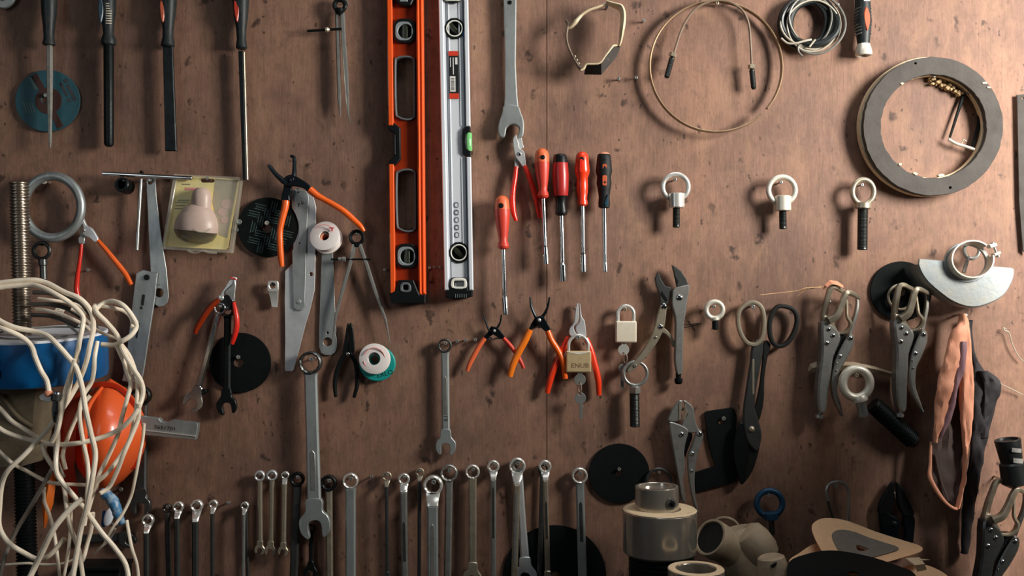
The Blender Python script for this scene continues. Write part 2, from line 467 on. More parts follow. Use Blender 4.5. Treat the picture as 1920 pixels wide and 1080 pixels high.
# ---------------------------------------------------------------- the board
def slab(name, x0, x1, y0, y1, z0, z1, material, parent=None):
    v = [(x, y, z) for x in (x0, x1) for y in (y0, y1) for z in (z0, z1)]
    f = [(0, 1, 3, 2), (4, 6, 7, 5), (0, 4, 5, 1), (2, 3, 7, 6), (0, 2, 6, 4), (1, 5, 7, 3)]
    o = link_mesh(name, (v, f), material, lambda a, b, c: (a, b, c))
    if parent: o.parent = parent
    return o
WALL = slab('wall_back', -2.3, 2.3, 0.019, 0.06, -1.45, 1.5, 'bench_dark'); WALL['kind'] = 'structure'
SEAM = (1025.5 - 960) * MM
for x0, x1 in ((SEAM - 2.4415, SEAM - 1.2215), (SEAM - 1.22, SEAM - 0.0007), (SEAM + 0.0007, SEAM + 1.22), (SEAM + 1.2215, SEAM + 2.2)):
    p = slab('plywood_panel', x0, x1, 0, 0.018, -1.19, 1.25, 'plywood', WALL)

# screws in the board that the tools hang from: part of the board
_sm = None
def wall_conv(u, v, w): return ((u - 960) * MM, -w * MM, (540 - v) * MM)
def screw(u, v, length=22, r=4.0, material='steel', tilt=(0, 0)):
    global _sm
    k = (FOCAL - length) / FOCAL
    u = 960 + (u - 960) * k; v = 540 + (v - 540) * k       # the head shows at (u,v); the shank goes straight back
    tip = (u + tilt[0], v + tilt[1], length)
    s = lathe((u, v, -2), tip, [(0, r * .5), (length - 2.5, r * .5), (length - 1.5, r * .92), (length + .2, r), (length + 1.4, r * .86), (length + 1.7, r * .5), (length + .6, r * .42), (length + .5, .05)], 14)
    o = link_mesh('hanging_screw', s, material, wall_conv); o.parent = WALL
    return o
for u, v in [(696, 895), (427, 944), (857, 640), (873, 638), (891, 637), (805, 502), (815, 501), (825, 501), (722, 506), (163, 506), (1207, 38), (1160, 147), (1193, 145)]:
    screw(u, v, 16, 3.4 if u not in (805, 815, 825) else 2.6)
for u, v in [(1300, 606, ), ]:
    g = [tube([(1282, 609, .3), (1315, 606, .3)], .7, 5), tube([(1283, 614, .3), (1310, 608, .3)], .7, 5), tube([(1290, 601, .3), (1303, 620, .3)], .7, 5)]
    for q in g:
        o = link_mesh('pencil_mark', q, 'pencil', wall_conv); o.parent = WALL

# workbench under the board (its top lies just below the photograph) and the added light blocker beside it
BENCH_Z = -0.66
bench = Thing('workbench', 'dark wooden workbench under the tool board carrying the collars and discs', 'workbench', 960, 1200, 0, ref=0)
bench.o.location = (0, 0, BENCH_Z)
def bconv(x, y, z): return (x, y, z)
def bench_part(name, x0, x1, y0, y1, z0, z1, m):
    v = [(x, y, z) for x in (x0, x1) for y in (y0, y1) for z in (z0, z1)]
    f = [(0, 1, 3, 2), (4, 6, 7, 5), (0, 4, 5, 1), (2, 3, 7, 6), (0, 2, 6, 4), (1, 5, 7, 3)]
    o = link_mesh(name, (v, f), m, bconv); o.parent = bench.o; bench.n += 1
bench_part('bench_top', -1.5, 0.95, -0.62, -0.003, -0.045, 0, 'bench_dark')
bench_part('front_rail', -1.45, 0.94, -0.58, -0.54, -0.16, -0.045, 'bench_dark')
for x in (-1.4, 0.86):
    for y in (-0.58, -0.09):
        bench_part('leg', x, x + .08, y, y + .08, -0.79, -0.045, 'bench_dark')
FLOOR = slab('floor', -2.3, 2.3, -4.2, 0.06, -1.5, -1.45, 'bench_dark'); FLOOR['kind'] = 'structure'

# unseen locker-shaped blocker added at the right end of the bench, outside the photograph; it shades the lower right of the board
blocker = Thing('light_blocker', 'grey locker-shaped blocker added out of view to shade the lower right of the board', 'light blocker', 960, 540, 0, ref=0)
blocker.o.location = (1.03, -0.6, -1.45)
def blocker_part(name, x0, x1, y0, y1, z0, z1, m, parent=None):
    v = [(x, y, z) for x in (x0, x1) for y in (y0, y1) for z in (z0, z1)]
    f = [(0, 1, 3, 2), (4, 6, 7, 5), (0, 4, 5, 1), (2, 3, 7, 6), (0, 2, 6, 4), (1, 5, 7, 3)]
    o = link_mesh(name, (v, f), m, bconv); o.parent = parent or blocker.o; blocker.n += 1; return o
blocker_part('body', -0.07, 0.05, -0.53, 0.26, 0.06, 1.61, 'blocker_grey')
blocker_part('plinth', -0.06, 0.04, -0.5, 0.24, 0, 0.06, 'black_plastic')
dr = blocker_part('door', -0.066, 0.046, -0.548, -0.531, 0.08, 1.59, 'blocker_grey')
blocker_part('handle', 0.02, 0.032, -0.57, -0.549, 0.75, 0.9, 'steel', dr)
# ================================================================ top row
def hand_file(name, label, cx, handle, hm, blade, bm_, d=14, inlay=None, ribs=None, extra=None, group='files hanging along the top left'):
    t = Thing(name, label, 'file', cx, handle[0][0], d, group)
    x1, y1 = handle[-1][2] if len(handle[-1]) > 2 else cx, handle[-1][0]
    g = lathe((cx, handle[0][0], 6), (x1, y1, 6), [(h[0] - handle[0][0], h[1]) for h in handle], 20)
    h = t.part('handle', g, hm)
    if inlay: t.part('inlay', inlay[0], inlay[1], h)
    if ribs:
        for r in ribs: t.part('grip_rib', r, 'black_rubber', h)
    t.part('blade', blade, bm_)
    return t
def prof(rows): return rows
# round plate in the corner
t = Thing('steel_disc', 'grey steel disc cut off by the top left corner', 'disc', 6, -8, 8)
t.part('plate', plate(circ(6, -8, 24, 36), 0, 6, b=1.5), 'plate_steel'); t.part('boss', [plate(circ(6, -8, 10, 24), 6, 9, b=1)], 'steel_dark')
# 1 thin tapered file
t = hand_file('hand_file', 'thin tapered grey file hanging across the teal disc', 90, [(-90, 6), (-86, 12), (-50, 14), (0, 14.5), (25, 13.5), (50, 10.5), (66, 9.5), (74, 10), (80, 11.5), (83, 11.5), (84, 9)], 'handle_grey',
  [lathe((91, 84, 6), (92, 277, 6), [(0, 5), (4, 6), (60, 6), (120, 5), (180, 3.2), (193, 1.5)], 6)], 'wire_grey', 20)
# 2 round file
t = Thing('hand_file', 'thick round black file with ribbed grey handle', 'file', 202, 0, 12, 'files hanging along the top left')
h = t.part('handle', lathe((199, -95, 8), (203, 86, 8), [(0, 6), (4, 13), (40, 15.5), (95, 15), (120, 13.5), (145, 10.5), (158, 9.5), (166, 12.5), (172, 13.8), (178, 13.2), (181, 9)], 22), 'handle_grey')
t.part('inlay', plate(spl([(193, -4), (198, 12), (197, 34), (193, 46), (189, 30), (189, 10)]), 12, 22.5, b=1.5), 'teal_inlay', h)
for i in range(9): t.part('grip_rib', tube([(203, 10 + i * 4.6, 22), (207, 9.5 + i * 4.6, 20.5), (211.5, 8.5 + i * 4.6, 16)], 1.1, 6), 'wire_pale', h)
t.part('blade', lathe((203, 84, 8), (203.5, 275, 8), [(0, 8), (3, 9.5), (184, 9), (189, 7.5), (191, 4)], 20), 'iron_black')
# 3 flat file
t = Thing('hand_file', 'wide flat black file with orange inlaid handle', 'file', 316, 0, 12, 'files hanging along the top left')
h = t.part('handle', lathe((316, -95, 8), (314, 88, 8), [(0, 6), (4, 13), (40, 15.5), (95, 15.5), (125, 13), (150, 10), (165, 10), (174, 12), (180, 13), (183, 10)], 22), 'handle_grey')
t.part('inlay', plate(spl([(306, -4), (311, 10), (312, 30), (309, 44), (305, 36), (303, 12)]), 12, 21.5, b=1.5), 'orange_inlay', h)
t.part('opening', plate(circ(311, 0, 4.5, 16, 7), 12, 22.6, b=.6), 'black_plastic', h)
t.part('blade', plate([(305, 86), (323.5, 86), (331, 283), (309.5, 283)], 5, 11, b=1.4), 'iron_black')
# 4 narrow three-sided file
t = Thing('hand_file', 'narrow three-sided file with bright edge and red inlaid handle', 'file', 450, 0, 12, 'files hanging along the top left')
h = t.part('handle', lathe((449, -95, 8), (452.5, 92, 8), [(0, 6), (4, 13), (40, 15.5), (95, 15.5), (125, 13), (150, 9.5), (168, 8.5), (178, 10), (184, 10.8), (187, 8)], 22), 'handle_grey')
t.part('inlay', plate(spl([(444, -4), (451, 2), (452, 20), (448, 43), (444, 36), (441, 12)]), 12, 22, b=1.5), 'red_inlay', h)
t.part('opening', plate(circ(447, 0, 4, 16, 6), 12, 23, b=.6), 'black_plastic', h)
t.part('blade', [plate([(446.5, 95), (455, 95), (461, 337), (455, 337)], 3, 10, b=.5)], 'iron_black')
t.part('bright_edge', [plate([(455.2, 95), (458, 97), (464.5, 337), (461.2, 337)], 2, 9, b=.8)], 'steel_warm', label='bright edge')  # paler steel strip along the blade's right edge
# teal disc
t = Thing('cutting_disc', 'teal blue cutting disc with a brown centre behind the thin file', 'disc', 89, 189, 3, 'abrasive discs hung on the board')
body = t.part('disc', plate(circ(89, 189, 61, 60, 58), 0, 3, [circ(86, 186, 9, 24)], b=.6), 'disc_teal')
t.part('centre_label', plate(circ(91, 189, 25, 36), 3, 3.5, [circ(86, 186, 9.3, 24)], b=.1), 'disc_brown', body)
for a in (-118, 65):
    c, s = math.cos(math.radians(a)), math.sin(math.radians(a))
    t.part('label_band', plate([(90 + 24 * c - 6 * s, 189 + 24 * s + 6 * c), (90 + 57 * c - 7 * s, 189 + 55 * s + 7 * c), (90 + 57 * c + 6 * s, 189 + 55 * s - 6 * c), (90 + 24 * c + 5 * s, 189 + 24 * s - 5 * c)], 3, 3.4, b=.1), 'disc_brown', body)
t.part('printed_block', [plate([(54, 146), (60, 143), (72, 166), (65, 169)], 3, 3.4, b=.05)], 'print_dim', body)
t.part('lettering', [plate([(124, 160), (129, 157), (144, 187), (138, 190)], 3, 3.4, b=.1)], 'label_black', body)
t.part('printed_block', [bar((114, 155), (126, 180), 5, 5, 3, 3.4, .05), bar((128, 185), (132, 191), 6, 6, 3, 3.4, .05), plate([(119, 150), (126, 147), (129, 152), (122, 156)], 3, 3.4, b=.05)], 'label_black', body)
t.part('printed_block', [bar((44 + i * 5, 192), (50 + i * 5, 212), 2, 2, 3, 3.4, .05) for i in range(4)], 'print_dim', body)
screw(84, 178, 12, 4)
# spring divider, top
t = Thing('spring_divider', 'closed grey spring divider with side screw, left of the orange level', 'divider', 636, 10, 14, 'dividers')
t.part('spring_head', [ring(636, 8, 3, 10, 4.2, 28, 10), lathe((636, 14, 3), (636, 26, 3), [(0, 8), (6, 9), (12, 6)], 14)], 'iron_black')
t.part('leg', [tube([(630, 16, 0), (632, 60, 2), (634, 140, 3), (635, 185, 3), (636.5, 218, 3)], [4.5, 4.2, 4, 3.6, .8], 6)], 'steel')
t.part('leg', [tube([(640, 16, 2), (643, 70, 4), (648, 140, 5), (651, 190, 5), (652, 212, 5), (657, 231, 5)], [4.5, 4.5, 4.5, 3, 1.6, .6], 6)], 'steel')
sc = t.part('adjusting_screw', [lathe((575, 57, 6), (640, 53, 6), [(0, 2), (4, 2.4), (20, 2.6), (30, 2.4), (65, 2.4)], 10)], 'iron_black')
t.part('adjusting_nut', [lathe((609, 55, 6), (618, 54.4, 6), [(0, 2), (.5, 5), (4, 5.4), (8, 3.2), (9, 2)], 14)], 'steel_warm', sc)
screw(650, 3, 18, 3)
# orange spirit level: straight edges run slightly askew
def lx(u, v, top, bot): return top[0] + (bot[0] - top[0]) * v / 560 + u * ((top[1] - top[0]) + ((bot[1] - bot[0]) - (top[1] - top[0])) * v / 560)
OT, OB = (727, 795), (733.5, 799.5)
def O(u, v): return (lx(u, v, OT, OB), v)
t = Thing('spirit_level', 'orange box-beam spirit level with black end cap and hand holes', 'spirit level', 764, 560, 6, 'spirit levels hung side by side')
def strip(a, b_, v0, v1, w0, w1, bev=.8): return plate([O(a, v0), O(b_, v0), O(b_, v1), O(a, v1)], w0, w1, b=bev)
slots = [(150 + 6, 118, 226), (0, 318, 436)]
web_holes = [spl([O(.17, 122), O(.24, 109), O(.5, 106), O(.7, 110), O(.745, 124), O(.745, 210), O(.7, 223), O(.5, 227), O(.26, 222), O(.17, 208)], 3),
             spl([O(.17, 334), O(.24, 321), O(.5, 317), O(.7, 321), O(.745, 336), O(.745, 418), O(.7, 432), O(.5, 436), O(.26, 431), O(.17, 417)], 3),
             circ(*O(.46, 60), 20, 28, 22), circ(*O(.46, 480), 20, 28, 22)]
t.part('web', plate([O(.1, -70), O(.8, -70), O(.8, 240), O(.8, 552), O(.1, 552), O(.1, 300), O(.3, 300), O(.3, 244), O(.1, 244)], 4, 12, web_holes, b=.8), 'orange_web')
t.part('flange', [strip(0, .145, -70, 238, 0, 26, 1.6)], 'orange_paint')
t.part('flange', [strip(0, .145, 309, 552, 0, 26, 1.6)], 'orange_paint')
t.part('flange', [strip(.80, .885, -70, 552, 0, 26, 2.6), strip(.885, 1.0, -70, 552, 0, 25, 3.6)], 'orange_paint')
for hol in web_holes[:2]:
    ins = _inset(_clean(hol) if _area(hol) > 0 else _clean(hol)[::-1], 3.4)
    t.part('hand_hole_rim', [plate(hol, 2, 19, [ins], b=1)], 'rim_grey')
for v in (60, 480):
    c = O(.46, v)
    f = t.part('vial_housing', plate(rrect(c[0], c[1], 42, 46, 15), 2, 20, [circ(c[0] + 1.5, c[1] + 1, 13.5, 28)], b=1.5), 'black_plastic')
    t.part('vial_bezel', plate(rrect(c[0] - 1, c[1] + .5, 32, 36, 12), 16, 20.5, [circ(c[0] + 2, c[1] + 1, 13.6, 28)], b=1), 'vial_frame', f)
    t.part('vial', [lathe((c[0] + 1, c[1] - 15, 10), (c[0] + 1, c[1] + 15, 10), [(0, 8), (30, 8)], 18), plate(circ(c[0] + 1.5, c[1] + 1, 14, 24), 2, 7, b=.2)], 'vial_dark', f)
f = t.part('vial_housing', [plate([O(-.01, 232), O(.14, 232), O(.33, 242), O(.33, 300), O(.16, 312), O(-.01, 312), O(-.01, 305), O(.1, 298), O(.2, 290), O(.2, 256), O(.1, 248), O(-.01, 244)], 1, 25, b=1.5)], 'black_plastic')
t.part('vial', [lathe(O(.2, 252) + (12,), O(.2, 292) + (12,), [(0, 7), (40, 7)], 16)], 'vial_dark', f)
e = t.part('end_cap', [plate([O(-.03, 550), O(.13, 545), O(.24, 525), O(.66, 525), O(.78, 545), O(.83, 552), O(1.0, 552), O(.99, 568), O(.9, 569.5), O(.03, 569)], -1, 27, [rrect(*O(.44, 538), 10, 11, 3)], b=2)], 'black_plastic')
hc = O(.44, 539)
t.part('hanging_eye', plate(spl([(hc[0] - 8, hc[1] - 8), (hc[0] + 7, hc[1] - 8), (hc[0] + 10, hc[1] + 6), (hc[0], hc[1] + 9), (hc[0] - 10, hc[1] + 6)], 3), 24, 28.5, [rrect(hc[0], hc[1], 10, 10, 3)], b=1), 'rim_grey', e)
e = t.part('end_cap', [plate([O(.15, -70), O(.75, -70), O(.73, 4), O(.66, 14), O(.5, 16), O(.33, 13), O(.2, 3)], 10, 27, [rrect(*O(.45, -4), 14, 20, 4)], b=2)], 'black_plastic')
hc = O(.45, -5)
t.part('hanging_eye', plate([(hc[0] - 10, hc[1] - 12), (hc[0] + 11, hc[1] - 12), (hc[0] + 8, hc[1] + 13), (hc[0] - 6, hc[1] + 13)], 24, 28.5, [rrect(hc[0], hc[1], 12, 18, 4)], b=1), 'vial_frame', e)
# silver spirit level
ST, SB = (823, 878), (834.5, 888)
def S(u, v): return (lx(u, v, ST, SB), v)
t = Thing('spirit_level', 'silver aluminium spirit level with red and black sticker', 'spirit level', 858, 560, 6, 'spirit levels hung side by side')
def sstrip(a, b_, v0, v1, w0, w1, bev=.8): return plate([S(a, v0), S(b_, v0), S(b_, v1), S(a, v1)], w0, w1, b=bev)
vials = [(.52, 56), (.52, 474)]
t.part('web', plate([S(.1, -70), S(.85, -70), S(.85, 238), S(.72, 244), S(.72, 291), S(.85, 297), S(.85, 546), S(.1, 546)], 2, 18, [circ(*S(a, v), 15, 30) for a, v in vials], b=.6), 'aluminium_white')
t.part('flange', [sstrip(0, .15, -70, 544, 0, 25, 1.4), sstrip(.15, .21, -70, 544, 0, 20, .4)], 'aluminium_white')
t.part('flange', [sstrip(.86, 1.0, -70, 239, 0, 25, 1.4)], 'aluminium_white')
t.part('flange', [sstrip(.86, 1.0, 296, 544, 0, 25, 1.4)], 'aluminium_white')
t.part('groove', [sstrip(.21, .255, -70, 544, 2, 19, .2)], 'groove_grey'); t.part('groove', [sstrip(.80, .855, -70, 238, 2, 19, .2), sstrip(.80, .855, 297, 544, 2, 19, .2)], 'groove_grey')
t.part('web_ridge', [sstrip(.30, .34, -70, 458, 16, 19.5, .6), sstrip(.66, .70, -70, 238, 16, 19.5, .6), sstrip(.66, .70, 297, 458, 16, 19.5, .6)], 'aluminium_white')
for a, v in vials:
    c = S(a, v)
    f = t.part('vial_housing', plate(circ(c[0], c[1], 19.5, 12, 20.5, .2), 2, 20.5, [circ(c[0], c[1], 13, 28)], b=1), 'black_plastic')
    t.part('vial_bezel', plate(circ(c[0], c[1], 15.6, 32), 12, 22, [circ(c[0], c[1], 13.2, 32)], b=.8), 'vial_white', f)
    t.part('vial', [lathe((c[0] - 13, c[1] - 13, 10), (c[0] + 13, c[1] + 13, 10), [(0, 7), (36, 7)], 18), plate(circ(c[0], c[1], 14, 24), 2, 6, b=.2)], 'vial_dark', f)
f = t.part('vial_housing', [plate([S(1.0, 238), S(.85, 239), S(.72, 246), S(.7, 262), S(.72, 288), S(.85, 295), S(1.0, 296), S(1.0, 286), S(.93, 283), S(.86, 280), S(.83, 268), S(.85, 254), S(.93, 250), S(1.0, 248)], 1, 24, b=1.2)], 'black_plastic')
t.part('vial', [lathe(S(.92, 250) + (14,), S(.92, 284) + (14,), [(0, 6), (2, 7), (32, 7), (34, 6)], 18)], 'vial_green', f, label='green bubble vial')
st = t.part('sticker', [sstrip(.30, .63, 98, 187, 19.4, 20.2, .1)], 'label_black')
t.part('sticker_band', [sstrip(.30, .63, 98, 107, 20, 20.6, .1)], 'label_red', st); t.part('sticker_band', [sstrip(.30, .63, 177, 187, 20, 20.6, .1)], 'label_red', st)
t.part('barcode', [sstrip(.33, .52, 145, 174, 20, 20.6, .1)], 'print_white', st)
t.part('barcode_lines', [sstrip(.37, .48, 149 + i * 2.6, 150.2 + i * 2.6, 20.4, 20.9, .05) for i in range(9)], 'print_black', st)
t.part('sticker_print', [sstrip(.44, .47, 110, 142, 20, 20.6, .05), sstrip(.35, .375, 110, 128, 20, 20.6, .05), sstrip(.52, .6, 110, 123, 20, 20.6, .05)], 'print_white', st)
for i in range(5):
    c = S(.46, 385 + i * 14)
    t.part('embossed_mark', [plate(rrect(c[0], c[1], 9.5, 11, 4.2), 17.8, 18.6, [rrect(c[0] + .8, c[1], 6, 7 - (i % 2) * 2, 2.4)], b=.15)], 'groove_grey')
e = t.part('end_cap', [plate([S(.03, 545), S(.17, 543), S(.2, 525), S(.32, 520), S(.7, 520), S(.79, 526), S(.82, 544), S(.98, 544), S(.97, 556), S(.8, 558.5), S(.5, 560), S(.2, 559.5), S(.04, 558)], -1, 26, [rrect(*S(.52, 533), 17, 11, 3)], b=1.6)], 'black_plastic')
hc = S(.51, 532)
t.part('hanging_eye', plate(spl([(hc[0] - 13, hc[1] - 8), (hc[0], hc[1] - 11), (hc[0] + 13, hc[1] - 8), (hc[0] + 13, hc[1] + 8), (hc[0] - 13, hc[1] + 8)], 3), 22, 28, [rrect(hc[0], hc[1], 19, 11, 3)], b=1), 'vial_white', e)
for i in range(6): t.part('cap_rib', [box(854 + i * 4, 551, 855.6 + i * 4, 558, 24, 27.4, .4)], 'rim_grey', e)
e = t.part('end_cap', [plate([S(.12, -70), S(.8, -70), S(.8, -6), S(.72, 6), S(.5, 10.5), S(.28, 7), S(.14, -4)], 10, 26, [rrect(*S(.48, -8), 20, 22, 4)], b=1.6)], 'black_plastic')
hc = S(.48, -8)
t.part('hanging_eye', plate(rrect(hc[0], hc[1], 30, 29, 5), 22, 28, [rrect(hc[0], hc[1], 23, 20, 4)], b=1), 'vial_white', e)
t.part('scuff', [plate(spl([(870, 60), (876, 64), (875, 72), (868, 69)]), 18, 20.6, b=.3)], 'tin_blue', label='blue paint chip')
# big open-end wrench
t = Thing('open_end_wrench', 'big worn steel open-end wrench hanging beside the silver level', 'wrench', 958, 10, 10)
t.part('shaft', plate([(944, -60), (969, -60), (968, 40), (967, 120), (970, 180), (973, 206), (945, 206), (947, 180), (947, 100), (945, 30)], 2, 10, b=2), 'plate_steel')
t.part('open_end', plate(spl([(946, 198), (970, 198), (977, 212), (982, 228), (982, 246), (979, 257), (971, 258), (972, 250), (973, 240), (966, 234), (957, 234), (950, 240), (948, 250), (945, 257), (938, 257), (934, 246), (936, 230), (942, 212)], 4), 0, 13, b=2), 'plate_steel')
t.part('ring_end', plate(circ(957, -70, 24, 36), 1, 12, [circ(957, -70, 14, 12)], b=2), 'plate_steel')
screw(956, 4, 22, 4, 'iron_black')
# safety glasses
t = Thing('safety_glasses', 'safety glasses with cream frame and one smoked lens, hung by the temple arms', 'glasses', 1138, 6, 14, ref=36)
t.part('temple_arm', [tube(spl([(1138, 6, 30), (1120, 13, 32), (1105, 18, 32), (1092, 26, 30), (1080, 39, 28), (1072, 47, 26), (1066, 50, 26)], 4, False), [2.6, 2, 2, 2.4, 4, 3, 1.6], 8, sec=(1, 2.4))], 'cream_frame')
t.part('temple_arm', [tube(spl([(1061, 34, 20), (1066, 42, 22), (1063, 58, 26), (1063, 76, 30), (1069, 95, 32), (1078, 113, 34), (1087, 128, 36), (1092, 132, 36)], 4, False), [1.6, 2.6, 2.6, 2.4, 2.2, 2.2, 2.6, 2.4], 8, sec=(1, 2.6))], 'brown_cord')
for i in range(4): t.part('hinge_bead', [dome(1078 + i * 3.6, 106 + i * 6.6, 38, 2.2, 3)], 'wire_pale')
fr = t.part('frame_bar', [tube(spl([(1138, 4, 34), (1150, 9, 36), (1164, 16, 38), (1168, 34, 40), (1166, 55, 40), (1163, 78, 40), (1160, 88, 40)], 4, False), [2.4, 3, 4, 4.6, 4.8, 3, 1.6], 8, sec=(1, 4.0))], 'cream_frame')
t.part('brow_edge', [tube(spl([(1160, 86, 42), (1150, 88, 48), (1146, 92, 50), (1134, 108, 52), (1124, 121, 52), (1111, 123, 50), (1099, 123, 48), (1094, 130, 46), (1088, 134, 46)], 4, False), [1.4, 1.8, 1.8, 1.4, 1.6, 1.8, 1.8, 2.6, 1.6], 8)], 'cream_frame', fr)
def lens(path, dv, w0): return loft([[(u, v, w) , (u + dx, v + dv_, w - 8), (u + dx + 1.2, v + dv_ + .6, w - 8.5), (u + 1.2, v + .8, w - .4)] for u, v, w, dx, dv_ in path])
t.part('lens', [loft([[(1148, 92, 50), (1163, 84, 30), (1164.5, 85, 30), (1149.5, 93, 50)], [(1136, 108, 52), (1156, 103, 26), (1157.5, 104, 26), (1137.5, 109, 52)], [(1125, 121, 52), (1128, 136, 26), (1129, 137.5, 26), (1126, 122, 52)]])], 'smoke_lens')
t.part('lens', [loft([[(1125, 121, 52), (1128, 137, 28), (1128, 138.5, 28), (1125, 122.5, 52)], [(1098, 124, 48), (1096, 136, 26), (1096, 137.5, 26), (1098, 125.5, 48)]])], 'iron_black')
screw(1138, 12, 20, 3.6, 'steel_dark')
# steel band ring
t = Thing('steel_band', 'thin brassy steel band sprung into a big open ring', 'band', 1342, 125, 8)
pts = [(1342 + 124 * math.cos(a), 125 + 123 * math.sin(a), 10 + 4 * math.sin(a)) for a in [math.radians(47 + 353 * i / 70) for i in range(71)]]
t.part('band', tube(pts, 1, 8, sec=(2.0, 6)), 'band_brass')
# cord with bolts
t = Thing('bolt_cord', 'brown cord bent over a screw with a bolt at each end', 'cord', 1345, 6, 14)
t.part('cord', tube(spl([(1264, 100, 8), (1274, 66, 9), (1287, 38, 10), (1305, 16, 11), (1328, 4, 12), (1350, 1, 12), (1372, 6, 12), (1392, 20, 11), (1403, 42, 10), (1407, 70, 9), (1410, 122, 8)], 5, False), 2.3, 8), 'brown_cord')
for a, b_ in (((1263, 98), (1250, 146)), ((1409, 120), (1414, 167))):
    L_ = math.dist(a, b_); bb = t.part('bolt', lathe((*a, 8), (*b_, 8), [(0, 2), (10, 3.6), (12, 5.4)] + [(13 + i * 1.5, 5.4 - .5 * (i % 2)) for i in range(int((L_ - 15) / 1.5))] + [(L_, 3.5)], 12), 'bolt_dark')
    t.part('nut', lathe((*a, 8), (*b_, 8), [(0, 4), (1, 7), (8, 7), (9, 5)], 6), 'steel_warm', bb)
screw(1345, 5, 26, 3.8, 'steel_warm')
# coil of wire
t = Thing('wire_coil', 'coil of black and grey wire tied together, top right', 'wire', 1520, 48, 8)
random.seed(11)
specs = [(1512, 40, 46, 44, 'wire_black', 7), (1516, 42, 50, 47, 'wire_black', 7.5), (1520, 40, 42, 44, 'wire_black', 8), (1514, 46, 48, 42, 'wire_black', 5), (1508, 42, 42, 42, 'wire_black', 4.5),
         (1521, 44, 57, 49, 'wire_pale', 1.8), (1514, 41, 50, 48, 'wire_pale', 1.8), (1524, 44, 44, 42, 'wire_black', 6), (1530, 48, 51, 54, 'wire_grey', 2.4), (1522, 50, 48, 46, 'wire_pale', 1.8), (1518, 38, 40, 44, 'wire_grey', 2)]
for i, (cx, cy, rx, ry, m_, r_) in enumerate(specs):
    t.part('wire_loop', tube([(cx + (rx + 1.5 * math.sin(3 * a + i)) * math.cos(a), cy + (ry + 1.5 * math.cos(2 * a + i)) * math.sin(a), 4 + i * 1.4 + 3 * math.sin(a + i)) for a in [2 * pi * j / 44 for j in range(44)]], r_, 8, True), m_)
t.part('wire_end', tube(spl([(1462, 74, 20), (1474, 84, 22), (1490, 84, 24), (1505, 80, 24), (1518, 77, 22)], 4, False), 2, 8), 'wire_pale')
t.part('wire_end', tube([(1514, 91, 22), (1525, 77, 22)], 1.9, 8), 'wire_pale')
t.part('wire_end', tube(spl([(1500, 86, 18), (1494, 90, 20), (1495, 100, 20), (1502, 108, 20)], 4, False), 1.8, 8), 'wire_grey')
screw(1513, 3, 24, 3.5, 'iron_black'); screw(1571, 8, 14, 3.5)
# screwdriver handle stub
t = Thing('stubby_handle', 'ribbed black handle with an orange oval inlay, at the top right edge', 'screwdriver', 1621, 0, 12, ref=20)
h = t.part('handle', lathe((1619, -70, 12), (1622, 84, 12), [(0, 8), (5, 13), (40, 15), (66, 14), (84, 14.5), (110, 16), (135, 13), (148, 11.5), (154, 11)], 22), 'handle_grey')
t.part('inlay', plate(spl([(1622, 14), (1628, 26), (1629, 42), (1624, 59), (1619, 46), (1617, 28)]), 18, 28, b=1.5), 'orange_inlay', h)
t.part('end_band', box(1617, 2, 1629, 4, 20, 28, .6), 'print_white', h)
for i in range(9):
    t.part('grip_rib', tube([(1614.5, 14 + i * 6, 24), (1609, 15.5 + i * 6, 20), (1606, 17 + i * 6, 13)], 1.4, 6), 'wire_grey', h)
    t.part('grip_rib', tube([(1631, 14 + i * 6, 23), (1635, 14.6 + i * 6, 17)], 1.2, 6), 'wire_grey', h)
t.part('ferrule', lathe((1622, 80, 12), (1622, 104, 12), [(0, 11), (2, 12), (12, 15), (17, 16), (22, 15.5), (23, 12), (18, 10)], 24), 'white_zinc')
# big ring
t = Thing('large_flat_ring', 'large flat grey ring with cream chipped edges', 'ring', 1747, 236, 6, ref=24)
random.seed(5)
def rough(cx, cy, rx, ry, n, amp): return [(cx + (rx + random.uniform(-amp, amp)) * math.cos(2 * pi * i / n), cy + (ry + random.uniform(-amp, amp)) * math.sin(2 * pi * i / n)) for i in range(n)]
o_, i_ = rough(1749, 237, 131, 130, 90, .8), rough(1750, 237, 99, 97, 90, 1.0)
bd = t.part('ring_body', plate(o_, 14, 26, [i_, circ(1716, 119, 2.2, 8), circ(1781, 352, 2.6, 8)], b=.8), 'ring_grey')
t.part('cream_back', plate(circ(1747, 236, 133, 80, 131.5), 0, 14, [circ(1749, 236, 98, 80, 96)], b=.4), 'ring_cream')
for (u, v, s) in [(1764, 329, 6), (1687, 308, 5), (1715, 326, 5), (1846, 156, 5), (1853, 164, 4), (1690, 157, 4), (1675, 336, 0)]:
    if s: t.part('chip', plate([(u + random.uniform(.5, 1.3) * s * math.cos(a), v + random.uniform(.3, .8) * s * math.sin(a)) for a in [2 * pi * j / 8 for j in range(8)]], 20, 28, b=.8), 'cream_frame', bd)
screw(1752, 142, 20, 3)
